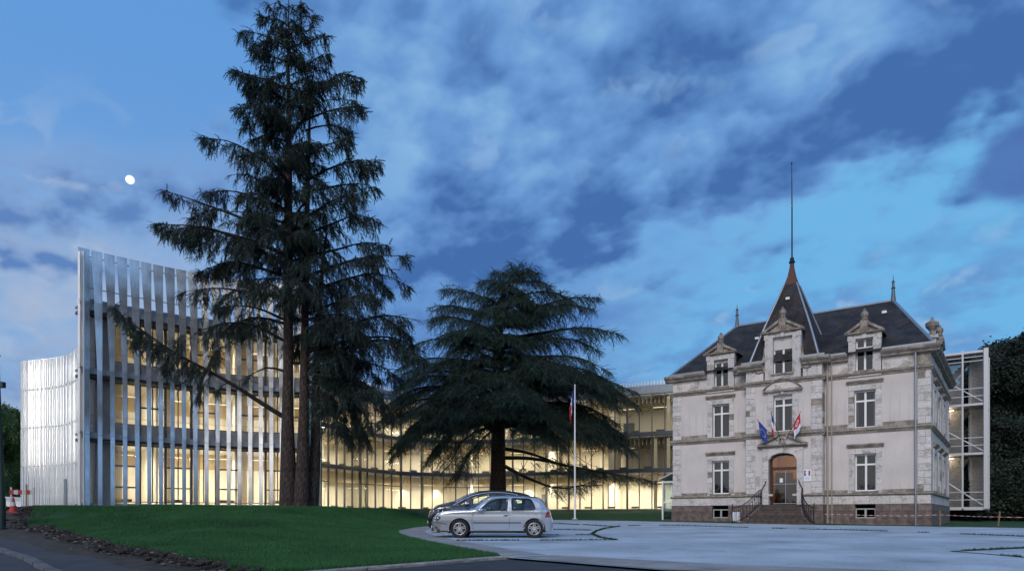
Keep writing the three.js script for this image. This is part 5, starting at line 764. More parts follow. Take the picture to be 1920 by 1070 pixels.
// ---- broad cedar with level plates of foliage
{
  const D = 60, K = 1.4, sx = F / D, x0 = (933 - 960) / sx, gy = groundY(x0, D), tree = thing('cedar', 'broad dark green cedar with level drooping branches behind the parked cars', 'tree', [x0, gy, -D]);
  const L = (u, v, z = 0) => V((u - 933) / sx, EYE + (HZ - v) / sx - gy, z * K), R = rng(777), out = [];
  const tr = [L(933, 965), L(934, 900), L(934, 800), L(934, 700), L(936, 610), L(942, 560), L(954, 530), L(966, 508)], c = new THREE.CatmullRomCurve3(tr), P = c.getSpacedPoints(36), rad = [0.62, 0.5, 0.46, 0.44, 0.42, 0.38, 0.33, 0.25, 0.16, 0.06].map((r) => r * K);
  new MB().tube(P, P.map((_, i) => { const t = i / 36 * 9, k = Math.min(8, Math.floor(t)); return lerp(rad[k], rad[k + 1], t - k); }), 14).build('trunk', mat([0.095, 0.05, 0.036], 0.95, { tile: TX.bark, m: 1.6, bump: TX.barkBump, bumpScale: 0.03 }), tree);
  const O = { step: 0.24, width: 1.45 * K, sag: 0.42, lift: 0.07, gap: 0.25, per: 2, drop: 0.75, up: 0.2, size: 0.74, gaps: 0.14 };
  const tx = (v) => v < 620 ? lerp(972, 936, clamp((v - 497) / 120)) : 934;
  const limb = (v0, u, v, z, arch = 0.1, from, w) => { const a = L(tx(v0), v0, 0), e = L(u, v, z), len = a.distanceTo(e), m1 = a.clone().lerp(e, 0.35), m2 = a.clone().lerp(e, 0.72); m1.y += arch * len * 0.75; m2.y += arch * len; m1.z += (R() - 0.5) * 0.4; dressLimb(tree, { pts: [a, m1, m2, e], r: 0.035 + 0.016 * len, from, w }, out, R, O); };
  for (const [v0, u, v, z, a] of [[522, 922, 512, 0], [516, 1006, 512, 0.1], [512, 976, 493, 0], [514, 956, 496, 0.3], [518, 990, 500, -0.3], [540, 900, 536, 0.8], [575, 828, 545, 0.3, 0.07], [600, 806, 573, -0.3, 0.07], [625, 803, 604, 0.6], [640, 830, 640, 1.4], [660, 770, 652, 0.4], [690, 742, 690, -0.4], [700, 760, 712, 1.6], [720, 738, 732, 0.6], [740, 724, 770, 1.2, 0.13], [765, 712, 792, 0.2, 0.14], [770, 740, 850, 1.8, 0.16], [790, 780, 840, 2.8, 0.14], [800, 850, 885, 3.6, 0.16], [800, 700, 800, -1.2, 0.14],
    [530, 1030, 540, 0.4], [560, 1060, 552, -0.4], [600, 1122, 560, 0.2, 0.06], [615, 1108, 588, 1.0], [640, 1165, 630, 0.3, 0.07], [650, 1128, 652, -0.8], [680, 1140, 702, 0.8], [705, 1150, 712, -0.6], [715, 1188, 736, 0.4, 0.08], [735, 1172, 752, 1.2], [760, 1165, 792, -0.8], [775, 1172, 822, 0.6, 0.12], [800, 1188, 850, 0.4, 0.12], [790, 1120, 842, 2.0, 0.12], [800, 1050, 850, 3.2, 0.12], [760, 1010, 800, 4.4, 0.12]]) limb(v0, u, v, z, a ?? 0.1);
  for (let i = 0; i < 74; i++) {
    const t = (i + R()) / 74, v = lerp(508, 800, t), reach = lerp(0.7, 6.6, Math.pow(t, 0.75)) * (0.6 + 0.45 * R()), toward = R() < 0.66 ? 1 : -1, az = (R() - 0.5) * 2.7, u = tx(v) + Math.sin(az) * reach * K * sx * 0.9, z = toward * Math.cos(az) * reach; limb(v, u, v + reach * K * sx * (0.02 + 0.16 * t) * R(), z, 0.09 + 0.05 * t);
  }
  for (const [v0, u, v, z] of [[720, 715, 800, 1.5], [740, 735, 862, 0.6], [760, 770, 800, 3.4], [770, 800, 872, 1.2], [790, 830, 840, 4.2], [800, 862, 898, 1.6], [745, 745, 826, -1.6], [710, 750, 748, 2.6], [720, 1190, 770, 1.6], [740, 1150, 776, 2.6], [760, 1182, 830, -0.6], [770, 1130, 812, 1.4], [780, 1150, 846, 2.4], [790, 1080, 826, 2.4], [795, 1020, 836, 3.6], [700, 1110, 742, 3.4], [690, 1050, 740, 4.6], [720, 880, 800, 4.8]]) limb(v0, u, v, z, 0.13);
  // the lowest bare boughs sweeping out to the right
  for (const p of [[[936, 868], [985, 895, 0.5], [1040, 915, 1], [1085, 912, 1.2], [1130, 892, 1.4]], [[936, 858], [1000, 862, 0.8], [1080, 880, 1.4], [1160, 893, 1.2], [1228, 905, 0.8]], [[936, 840], [990, 846, -1], [1060, 868, -1.4], [1140, 884, -1.6]]]) dressLimb(tree, { pts: p.map((q) => L(...q)), r: 0.18, from: 0.45, w: 1.2 }, out, R, O);
  for (let i = 0; i < 16; i++) { const a = L(960 + R() * 150, 845 + R() * 30, R() * 2), e = a.clone().add(V((R() - 0.3) * 3.4, -0.4 - 1.3 * R(), (R() - 0.5) * 3)), m = a.clone().lerp(e, 0.5).add(V(0, -0.2, 0)); dressLimb(tree, { pts: [a, m, e], r: 0.035, from: 0.8, w: 0.5 }, out, R, O); }
  const half = Math.ceil(out.length / 3); for (let k = 0; k < 3; k++) scatter('crown', spray(31 + k, 0.9, 54, 0.12, 0.028, 0.28), needleM, out.slice(k * half, (k + 1) * half), tree, 15 + k, [0.024, 0.052, 0.037], 1.1);
}
// ---- broadleaved trees at the edges
function leafClump(seed, n) { const R = rng(seed), p = [], nn = []; for (let i = 0; i < n; i++) { const o = V(R() - 0.5, R() - 0.5, R() - 0.5).multiplyScalar(0.9), a = R() * 6.28, e = (R() - 0.5) * 2, d = V(Math.cos(a) * Math.cos(e), Math.sin(e), Math.sin(a) * Math.cos(e)), s = V(-d.z, 0.3 * (R() - 0.5), d.x).normalize(), l = 0.16 + 0.1 * R(), w = 0.09, m = s.clone().cross(d).normalize(), q = [o, o.clone().addScaledVector(d, l * 0.5).addScaledVector(s, w), o.clone().addScaledVector(d, l), o.clone().addScaledVector(d, l * 0.5).addScaledVector(s, -w)]; for (const k of [0, 1, 2, 0, 2, 3]) { p.push(...q[k]); nn.push(m.x, m.y, m.z); } } const g = new THREE.BufferGeometry(); g.setAttribute('position', new THREE.Float32BufferAttribute(p, 3)); g.setAttribute('normal', new THREE.Float32BufferAttribute(nn, 3)); return g; }
const clumpA = leafClump(3, 46), clumpB = leafClump(4, 46);
function leafTree(name, label, x, d, h, rad, color, seed, group, dens = 1) {
  const gy = groundY(x, d) - 0.1, t = thing(name, label, name === 'shrub' ? 'shrub' : 'tree', [x, gy, -d], 0, group), R = rng(seed), list = [];
  new MB().tube([V(0, -0.2, 0), V(0.1, h * 0.2, 0), V(-0.1, h * 0.45, 0.1), V(0, h * 0.75, 0)], [h * 0.028, h * 0.022, h * 0.016, h * 0.005], 10).build('trunk', barkM, t);
  const blobs = []; for (let i = 0; i < 26; i++) { const yy = 0.12 + 0.85 * R(), r = Math.sin(Math.PI * Math.min(1, 0.2 + yy * 0.75)) * rad, a = R() * 6.28, k = 0.35 + 0.6 * R(); blobs.push([V(Math.cos(a) * r * k, yy * h * 0.93, Math.sin(a) * r * k), rad * (0.22 + 0.18 * R())]); }
  for (const [c, r] of blobs) { new MB().tube([V(0, Math.max(0.8, c.y * 0.72), 0), c.clone().multiplyScalar(0.6).setY(c.y * 0.88), c], [h * 0.008, h * 0.005, 0.02], 5).build('limb', barkM, t); const n = Math.round(r * r * 52 * dens); for (let i = 0; i < n; i++) { const q = V(R() - 0.5, R() - 0.5, R() - 0.5).normalize().multiplyScalar(r * Math.cbrt(0.25 + 0.75 * R())); q.y *= 0.8; if (c.y + q.y < 0.5) continue; list.push({ p: c.clone().add(q), dir: V(R() - 0.5, R() - 0.5, R() - 0.5), s: 0.65 + 0.6 * R(), roll: 6 }); } }
  const half = Math.ceil(list.length / 2); scatter('crown', clumpA, needleM, list.slice(0, half), t, seed + 1, color, 0.8); scatter('crown', clumpB, needleM, list.slice(half), t, seed + 2, color, 0.8); return t;
}
leafTree('broadleaf_tree', 'mid green tree beyond the lit screen at the left edge', -67.5, 88, 13.6, 7.4, [0.05, 0.11, 0.03], 61);
leafTree('broadleaf_tree', 'dark tall tree behind the white stair tower at the right edge', 49.5, 66, 17.3, 8.5, [0.012, 0.024, 0.013], 62);
leafTree('broadleaf_tree', 'dark tree in the gap right of the stair tower', 41.5, 76, 18.6, 8.0, [0.013, 0.026, 0.014], 63);
leafTree('shrub', 'dark shrubs under the stair tower beside the mansion', 38.5, 57, 4.6, 5.5, [0.012, 0.024, 0.013], 66);
leafTree('broadleaf_tree', 'low dark tree rising just beyond the stair tower roof', 45.5, 60, 15.8, 7.2, [0.010, 0.02, 0.012], 64);
leafTree('broadleaf_tree', 'dark tree at the far right picture edge', 58, 72, 17.0, 8.5, [0.012, 0.024, 0.013], 65);
// ------------------------------------------------------------------ parked cars: side outlines in metres (X from the nose backwards, y up), given depth by a width function
const glassCar = mat([0.80, 0.87, 0.87], 0.02, { transmission: 1, thickness: 0, ior: 1.55 }), tyreM = mat([0.014, 0.014, 0.015], 0.85), alloyM = mat([0.62, 0.63, 0.65], 0.3, { metalness: 0.9 }), trimM = mat([0.02, 0.02, 0.022], 0.6), seatM = mat([0.03, 0.032, 0.036], 0.9), chromeM = mat([0.75, 0.76, 0.78], 0.15, { metalness: 1 }), redLamp = mat([0.22, 0.012, 0.012], 0.12, { clearcoat: 1 }), clearLamp = mat([0.085, 0.09, 0.10], 0.12, { metalness: 0.2, clearcoat: 1 });
function smoothLine(pts, n = 6) { const c = new THREE.CatmullRomCurve3(pts.map(([x, y]) => V(x, y, 0)), false, 'centripetal'); return c.getPoints((pts.length - 1) * n).map((p) => [p.x, p.y]); }
function buildCar(name, label, o) {
  const car = thing(name, label, 'car', o.at, o.turn), paint = o.paint;
  const plan = (X) => { const P = o.plan; for (let i = 1; i < P.length; i++) if (X <= P[i][0] || i === P.length - 1) { const t = clamp((X - P[i - 1][0]) / (P[i][0] - P[i - 1][0])); return lerp(P[i - 1][1], P[i][1], t * t * (3 - 2 * t) * 0.5 + t * 0.5); } };
  const S = smoothLine(o.shoulder), C = smoothLine(o.centre);                       // same number of points: side edge and centre line of the upper skin
  const edgeD = (X, y) => { let m = 9; for (let i = 0; i + 1 < S.length; i++) m = Math.min(m, segDist(X, y, S[i], S[i + 1])); return m; };
  const belt = o.belt, width = (X, y) => { const d = edgeD(X, y), r = 0.09; let w = plan(X); w -= y > belt ? (y - belt) * o.tumble + 0.02 * sstep(belt, belt + 0.08, y) : 0.055 * sstep(0.62, 0.2, y) + 0.02 * sstep(0.72, belt, y) * 0.5; w += 0.016 * sstep(0.10, 0, Math.abs(y - o.crease)) ; if (d < r) { const k = 1 - d / r; w -= 0.05 * k * k; } return w; };
  const wn = (X, y, s) => { const e = 0.012, a = (width(X + e, y) - width(X - e, y)) / (2 * e), b = (width(X, y + e) - width(X, y - e)) / (2 * e); return V(-a, -b, 1).normalize().multiply(V(1, 1, s)); };
  const skin = (outer, holes, s, off, L = 0.12) => {                                 // a side panel
    const { pts, T } = fill2D(outer, holes, L), g = new MB(), P = pts.map(([X, y]) => [X, y, s * (width(X, y) + off)]), Nn = pts.map(([X, y]) => wn(X, y, s).toArray());
    for (const [a, b, c] of T) { const A = pts[a], B = pts[b], D = pts[c], cr = (B[0] - A[0]) * (D[1] - A[1]) - (B[1] - A[1]) * (D[0] - A[0]), q = (cr > 0) === (s > 0) ? [a, b, c] : [a, c, b]; g.tri(P[q[0]], P[q[1]], P[q[2]], Nn[q[0]], Nn[q[1]], Nn[q[2]], pts[q[0]], pts[q[1]], pts[q[2]]); }
    return g;
  };
  const arch = (x, r, n = 20) => { const out = []; for (let i = 0; i <= n; i++) { const t = Math.PI * (1 - i / n) * 1.12 - 0.19; out.push([x + Math.cos(t) * r, Math.max(o.wy + Math.sin(t) * r, o.sillY)]); } return out; };
  const [fx, rx] = o.wheels, bottom = [...o.under(arch)];
  const sideOutline = [...S, ...bottom];
  const body = new MB(); const shrink = (P, k) => { const cx = P.reduce((a, p) => a + p[0], 0) / P.length, cy = P.reduce((a, p) => a + p[1], 0) / P.length; return P.map(([x, y]) => { const l = Math.hypot(x - cx, y - cy); return [x - (x - cx) / l * k, y - (y - cy) / l * k]; }); };
  const holes = o.panels.map((p) => p.pts);
  for (const s of [-1, 1]) { const g = skin(sideOutline, holes, s, 0); body.p.push(...g.p); body.n.push(...g.n); body.t.push(...g.t); }
  // upper skin across the car
  const cross = (i, w) => { const k = Math.abs(w), f = 1 - Math.pow(k, 2.4); const [sx, sy] = S[i], [cx, cy] = C[i]; return [lerp(sx, cx, f), lerp(sy, cy, f), w * width(sx, sy)]; };
  const top = (i0, i1, mat_, name_, off = 0, w0 = -1, w1 = 1, target = null) => { const nw = 12, g = target || new MB(); const P = (i, j) => cross(i, lerp(w0, w1, j / nw)), nrm = (i, j) => { const a = V(...cross(Math.min(S.length - 1, i + 1), lerp(w0, w1, j / nw))).sub(V(...cross(Math.max(0, i - 1), lerp(w0, w1, j / nw)))), wj = lerp(w0, w1, j / nw), b = V(...cross(i, Math.min(1, wj + 0.06))).sub(V(...cross(i, Math.max(-1, wj - 0.06)))); return b.cross(a).normalize(); }; const Q = (i, j) => { const n = nrm(i, j), p = P(i, j); return [[p[0] + n.x * off, p[1] + n.y * off, p[2] + n.z * off], n.toArray()]; };
    for (let i = i0; i < i1; i++) for (let j = 0; j < nw; j++) { const a = Q(i, j), b = Q(i, j + 1), c = Q(i + 1, j + 1), d = Q(i + 1, j); g.tri(a[0], b[0], c[0], a[1], b[1], c[1], [0, 0], [1, 0], [1, 1]); g.tri(a[0], c[0], d[0], a[1], c[1], d[1], [0, 0], [1, 1], [0, 1]); }
    return target || g.build(name_, mat_, car); };
  const near = (x) => { let b = 0; S.forEach((p, i) => { if (Math.abs(p[0] - x) < Math.abs(S[b][0] - x) && p[1] > 0.7) b = i; }); return b; };
  const iw0 = near(o.screen[0]), iw1 = near(o.screen[1]), ih0 = near(o.hatch[0]), ih1 = near(o.hatch[1]);
  top(0, iw0, null, '', 0, -1, 1, body); top(iw1, ih0, null, '', 0, -1, 1, body); top(ih1, S.length - 1, null, '', 0, -1, 1, body);
  for (const [a, b] of [[iw0, iw1], [ih0, ih1]]) { top(a, b, null, '', 0, -1, -0.9, body); top(a, b, null, '', 0, 0.9, 1, body); }
  body.build('body', paint, car);
  top(iw0, iw1, glassCar, 'windscreen', -0.006, -0.9, 0.9); top(ih0, ih1, glassCar, 'rear_window', -0.006, -0.9, 0.9);
  // floor and arches
  const fl = new MB(); fl.box(0.25, o.len - 0.25, o.sillY + 0.02, o.sillY + 0.07, -plan(2) + 0.12, plan(2) - 0.12); fl.box(fx + 0.36, fx + 0.42, o.sillY + 0.07, 0.85, -0.7, 0.7).box(0.3, fx - 0.36, o.sillY + 0.07, 0.5, -0.55, 0.55); fl.build('floor_pan', trimM, car);
  for (const x of [fx, rx]) for (const s of [-1, 1]) { const g = new THREE.CylinderGeometry(o.archR + 0.012, o.archR + 0.012, 0.34, 24, 1, true, 0, Math.PI); g.rotateX(Math.PI / 2); g.rotateZ(Math.PI / 2 * 0); const m = put('arch_liner', g, trimM, car); m.position.set(x, o.wy, s * (plan(x) - 0.22)); m.rotation.z = Math.PI / 2 * 0; }
  // side panels: doors and windows
  const doorOf = {};
  for (const p of o.panels) for (const s of [-1, 1]) {
    if (p.kind === 'door') { const d = skin(shrink(p.pts, 0.010), [p.window], s, 0).build('door', paint, car); doorOf[s] = d; skin(shrink(p.window, 0.0), [], s, -0.012).build('pane', glassCar, d); const fr = skin(p.window.map((q) => q), [shrink(p.window, 0.03)], s, -0.004, 0.3); fr.build('window_seal', trimM, d); const [hx, hy] = p.handle, h = new THREE.CapsuleGeometry(0.022, 0.14, 4, 8); h.rotateZ(Math.PI / 2); const hm = put('handle', h, p.handleM || paint, d); hm.position.set(hx, hy, s * (width(hx, hy) + 0.018)); const hd = put('handle_recess', new THREE.SphereGeometry(0.055, 12, 8).scale(1.5, 0.8, 0.2), trimM, d); hd.position.set(hx, hy - 0.012, s * (width(hx, hy) + 0.001)); }
    else { skin(p.pts, [], s, -0.012).build('side_window', glassCar, car); skin(p.pts, [shrink(p.pts, 0.035)], s, -0.004, 0.3).build('window_seal', trimM, car); }
  }
  if (o.strip) for (const s of [-1, 1]) { const [a, b, y] = o.strip; skin([[a, y - 0.014], [b, y - 0.014], [b, y + 0.014], [a, y + 0.014]], [], s, 0.014, 0.3).build('rub_strip', trimM, car); }
  for (const L of o.lamps) for (const s of [-1, 1]) { const lm = skin(L.pts, [], s, 0.006, 0.08).build(L.name, L.m, car); if (L.name === 'headlight') for (const k of [0.3, 0.68]) { const xs = L.pts.map((p) => p[0]), ys = L.pts.map((p) => p[1]), x = lerp(Math.min(...xs), Math.max(...xs), k), y = lerp(Math.min(...ys), Math.max(...ys), 0.5); put('reflector', new THREE.SphereGeometry(0.042, 12, 8), chromeM, lm).position.set(x, y, s * (width(x, y) - 0.012)); } }
  for (const s of [-1, 1]) { const [mx, my] = o.mirror, m = put('mirror', new THREE.SphereGeometry(0.1, 14, 10).scale(1.1, 0.72, 0.9), o.mirrorM || paint, car); m.position.set(mx, my, s * (width(mx, my) + 0.09)); put('mirror_glass', new THREE.SphereGeometry(0.085, 12, 8).scale(0.2, 0.7, 0.85).translate(0.09, 0, 0), chromeM, m); }
  if (o.rail) for (const s of [-1, 1]) new MB().tube(o.rail.map(([x, y]) => V(x, y, s * (width(x, y) + 0.012))), 0.016, 6).build('chrome_strip', chromeM, car);
  // front lower grille and bumper lip
  for (const [x, y, w, h] of o.grille) box(x - 0.02, x + 0.04, y, y + h, -w, w).build('grille', trimM, car);
  for (const s of [-1, 1]) skin(o.lip, [], s, 0.004, 0.2).build('bumper_lip', trimM, car);
  const lb = new MB(); lb.box(o.lip[0][0] + 0.05, o.lip[0][0] + 0.4, o.sillY, o.sillY + 0.12, -plan(0.2), plan(0.2)); lb.build('bumper_lip', trimM, car);
  if (o.plate) { const [x, y] = o.plate; put('number_plate', new THREE.BoxGeometry(0.02, 0.11, 0.5), mat([0.7, 0.7, 0.68], 0.5), car).position.set(x, y, 0); }
  // seats, dash, wheel
  const seat = (x, z) => { const s = new THREE.Group(); s.name = 'seat'; s.position.set(x, 0.32, z); car.add(s); const g = new THREE.CapsuleGeometry(0.17, 0.36, 4, 10); const b = put('backrest', g.clone().scale(0.55, 1, 1.35), seatM, s); b.position.set(0.26, 0.55, 0); b.rotation.z = -0.28; put('headrest', new THREE.SphereGeometry(0.12, 10, 8).scale(0.5, 0.8, 1), seatM, s).position.set(0.40, 0.92, 0); put('cushion', new THREE.CapsuleGeometry(0.12, 0.3, 4, 8).rotateZ(Math.PI / 2).scale(1, 1, 2), seatM, s).position.set(0, 0.18, 0); };
  for (const z of [-0.36, 0.36]) { seat(o.seats[0], z); } for (const z of [-0.34, 0.34]) seat(o.seats[1], z);
  put('dashboard', new THREE.BoxGeometry(0.45, 0.3, 1.3), seatM, car).position.set(o.screen[0] + 0.42, belt - 0.2, 0);
  const sw = put('steering_wheel', new THREE.TorusGeometry(0.17, 0.016, 6, 20), trimM, car); sw.position.set(o.screen[0] + 0.75, belt - 0.02, 0.36); sw.rotation.set(0, Math.PI / 2 - 0.4, 0);
  // wheels
  for (const x of [fx, rx]) for (const s of [-1, 1]) {
    const w = new THREE.Group(); w.name = 'wheel'; w.position.set(x, o.wy, s * (plan(x) - 0.11)); car.add(w);
    const R = o.wy, r = R * 0.655, prof = [[r, -0.09], [R - 0.035, -0.1], [R - 0.008, -0.075], [R, -0.04], [R, 0.04], [R - 0.008, 0.075], [R - 0.035, 0.1], [r + 0.01, 0.092], [r, 0.06]];
    const t = new MB().lathe(prof, 0, 0, 0, 36).geo(); t.rotateX(Math.PI / 2); put('tyre', t, tyreM, w);
    const rm = new MB().lathe([[0.02, -0.02], [r - 0.03, -0.02], [r - 0.025, 0.05], [r, 0.085], [r + 0.008, 0.09]], 0, 0, 0, 36).geo(); rm.rotateX(Math.PI / 2); if (s < 0) rm.rotateY(Math.PI); put('rim_barrel', rm, mat([0.05, 0.05, 0.055], 0.5, { metalness: 0.7 }), w);
    const sp = new MB(); for (let i = 0; i < 5; i++) for (const e of [-1, 1]) { const a = i / 5 * 2 * Math.PI + 0.31, g = new THREE.BoxGeometry(r - 0.045, 0.026, 0.035); g.translate((r - 0.04) / 2 + 0.035, e * 0.027, 0.075); g.rotateZ(a); sp.add(g); }
    const hub = new THREE.CylinderGeometry(0.055, 0.06, 0.06, 16); hub.rotateX(Math.PI / 2); hub.translate(0, 0, 0.07); sp.add(hub); const ringG = new THREE.TorusGeometry(r - 0.008, 0.012, 6, 36); ringG.translate(0, 0, 0.085); sp.add(ringG); const sg = sp.geo(); if (s < 0) sg.rotateY(Math.PI); put('rim', sg, alloyM, w);
    const disc = new THREE.CylinderGeometry(r * 0.62, r * 0.62, 0.02, 20); disc.rotateX(Math.PI / 2); disc.translate(0, 0, s * 0.02); put('brake_disc', disc, mat([0.16, 0.16, 0.17], 0.4, { metalness: 0.8 }), w);
  }
  return car;
}
{
  const z = (px, py, k = 380, x0 = 190, y0 = 818) => [(px - x0) / k, (y0 - py) / k], G = (...a) => a.map(([x, y]) => z(x, y));
  const d = 23.1, nose = [(808 - 960) / F * d, slopeY(d), -d + 0.0];
  buildCar('hatchback', 'silver three door hatchback parked in front of a darker car', {
    at: [nose[0], slopeY(d) - 0.004, -d - 0.80], turn: -0.02, len: 4.16, belt: 0.93, tumble: 0.36, crease: 0.9, wy: 0.316, archR: 0.365, sillY: 0.19, wheels: [0.988, 3.51],
    paint: mat([0.50, 0.535, 0.58], 0.27, { metalness: 0.65, clearcoat: 0.9, clearcoatRoughness: 0.05 }),
    plan: [[0, 0.60], [0.12, 0.70], [0.35, 0.80], [0.9, 0.855], [1.6, 0.868], [3.0, 0.868], [3.7, 0.835], [4.02, 0.76], [4.17, 0.66]],
    shoulder: G([205, 735], [197, 660], [208, 590], [240, 545], [300, 492], [430, 470], [600, 455], [735, 446], [800, 402], [900, 330], [965, 298], [1100, 284], [1300, 286], [1480, 300], [1580, 316], [1650, 388], [1715, 468], [1738, 530], [1757, 590], [1765, 660], [1745, 725]),
    centre: G([188, 735], [176, 660], [184, 590], [204, 545], [250, 490], [400, 452], [570, 434], [640, 428], [745, 372], [870, 300], [945, 270], [1100, 257], [1300, 260], [1480, 276], [1600, 298], [1672, 378], [1738, 462], [1752, 530], [1772, 590], [1782, 660], [1765, 725]),
    under: (arch) => [...G([1660, 742]), ...arch(3.51, 0.365).reverse(), ...arch(0.988, 0.365).reverse(), ...G([400, 752], [280, 748])],
    panels: [{ kind: 'door', pts: smoothLine(G([728, 500], [770, 474], [850, 420], [925, 345], [990, 312], [1080, 298], [1206, 296]), 3).concat(G([1214, 400], [1216, 560], [1208, 660], [1190, 712], [1000, 718], [750, 716], [728, 690], [724, 600])), window: smoothLine(G([785, 470], [860, 412], [935, 345], [1000, 318], [1080, 307], [1188, 304]), 3).concat(G([1186, 400], [1180, 466], [1000, 472], [850, 476])), handle: z(1160, 518) },
      { kind: 'window', pts: smoothLine(G([1232, 464], [1230, 400], [1232, 308], [1350, 306], [1470, 312], [1505, 345], [1540, 440], [1522, 458], [1400, 464], [1240, 466]), 3).slice(0, -1) }],
    strip: [...[z(740, 0)[0], z(1352, 0)[0]], z(0, 621)[1]],
    lamps: [{ name: 'headlight', m: clearLamp, pts: G([218, 578], [230, 548], [268, 528], [316, 540], [312, 576], [270, 594]) }, { name: 'bumper_seam', m: trimM, pts: G([204, 600], [300, 618], [402, 636], [402, 643], [300, 625], [204, 607]) }, { name: 'fog_light', m: trimM, pts: G([238, 668], [270, 676], [272, 698], [244, 692]) }, { name: 'taillight', m: redLamp, pts: G([1690, 476], [1722, 484], [1738, 548], [1662, 552], [1676, 500]) }, { name: 'indicator', m: mat([0.6, 0.22, 0.05], 0.2), pts: G([676, 522], [700, 524], [700, 532], [676, 530]) }],
    mirror: z(832, 456), screen: [z(655, 0)[0], z(945, 0)[0]], hatch: [z(1600, 0)[0], z(1712, 0)[0]], grille: [[0.0, 0.42, 0.42, 0.09], [0.02, 0.24, 0.6, 0.1]], lip: G([250, 740], [410, 742], [412, 722], [300, 718]), seats: [1.95, 2.75], plate: [-0.045, 0.36],
  });
  const k2 = 325, Q = (...a) => a.map(([x, y]) => z(x, y, k2, 135, 747)), d2 = 27.0;
  buildCar('people_carrier', 'dark grey people carrier parked behind the silver hatchback', {
    at: [(800 - 960) / F * d2, slopeY(d2) - 0.004, -d2 - 0.9], turn: 0.02, len: 4.45, belt: 1.02, tumble: 0.30, crease: 0.95, wy: 0.325, archR: 0.38, sillY: 0.2, wheels: [0.95, 3.68],
    paint: mat([0.016, 0.020, 0.034], 0.25, { metalness: 0.3, clearcoat: 1, clearcoatRoughness: 0.04 }),
    plan: [[0, 0.58], [0.12, 0.72], [0.4, 0.83], [0.9, 0.89], [1.6, 0.905], [3.2, 0.905], [4.0, 0.87], [4.3, 0.8], [4.46, 0.68]],
    shoulder: Q([155, 680], [140, 600], [143, 540], [165, 480], [240, 415], [340, 378], [440, 356], [520, 335], [640, 272], [780, 222], [900, 205], [1050, 200], [1200, 210], [1350, 236], [1440, 262], [1490, 320], [1540, 420], [1560, 500], [1572, 580], [1570, 640], [1545, 680]),
    centre: Q([138, 680], [122, 600], [122, 540], [140, 470], [205, 402], [310, 362], [400, 342], [470, 318], [590, 255], [740, 205], [880, 187], [1050, 182], [1200, 192], [1370, 220], [1465, 250], [1515, 315], [1560, 420], [1578, 500], [1588, 580], [1585, 640], [1560, 680]),
    under: (arch) => [...Q([1480, 685]), ...arch(3.68, 0.38).reverse(), ...arch(0.95, 0.38).reverse(), ...Q([260, 690], [200, 690])],
    panels: [{ kind: 'window', pts: smoothLine(Q([520, 372], [560, 345], [640, 300], [652, 368], [560, 384]), 2).slice(0, -1).concat(Q([555, 384])) }, { kind: 'door', pts: Q([560, 420], [668, 392], [690, 285], [780, 248], [880, 232], [985, 228], [985, 420], [975, 660], [600, 664], [555, 600]), window: Q([690, 370], [704, 292], [790, 257], [880, 242], [965, 238], [965, 368], [800, 372]), handle: z(930, 420, k2, 135, 747), handleM: chromeM }, { kind: 'door', pts: Q([995, 420], [995, 228], [1120, 230], [1220, 242], [1260, 300], [1290, 380], [1290, 520], [1230, 560], [1200, 664], [1000, 664]), window: Q([1010, 366], [1010, 239], [1120, 241], [1205, 252], [1240, 310], [1262, 366]), handle: z(1240, 420, k2, 135, 747), handleM: chromeM }, { kind: 'window', pts: Q([1290, 368], [1262, 300], [1245, 258], [1340, 276], [1400, 330], [1410, 368]) }],
    lamps: [{ name: 'headlight', m: clearLamp, pts: Q([165, 505], [200, 455], [270, 420], [330, 408], [300, 445], [230, 490], [180, 520]) }, { name: 'taillight', m: redLamp, pts: Q([1480, 330], [1520, 400], [1545, 520], [1500, 520]) }, { name: 'fog_light', m: clearLamp, pts: Q([168, 600], [200, 596], [200, 612], [170, 616]) }],
    rail: smoothLine(Q([470, 386], [560, 332], [680, 272], [790, 240], [900, 224], [1050, 220], [1200, 232], [1300, 252]), 4), mirror: z(640, 362, k2, 135, 747), mirrorM: chromeM, screen: [z(470, 0, k2, 135, 747)[0], z(800, 0, k2, 135, 747)[0]], hatch: [z(1455, 0, k2, 135, 747)[0], z(1530, 0, k2, 135, 747)[0]], grille: [[0.0, 0.52, 0.4, 0.1], [0.0, 0.26, 0.55, 0.14]], lip: Q([185, 690], [260, 690], [262, 668], [200, 664]), seats: [1.75, 2.65], plate: [-0.05, 0.44],
  });
}
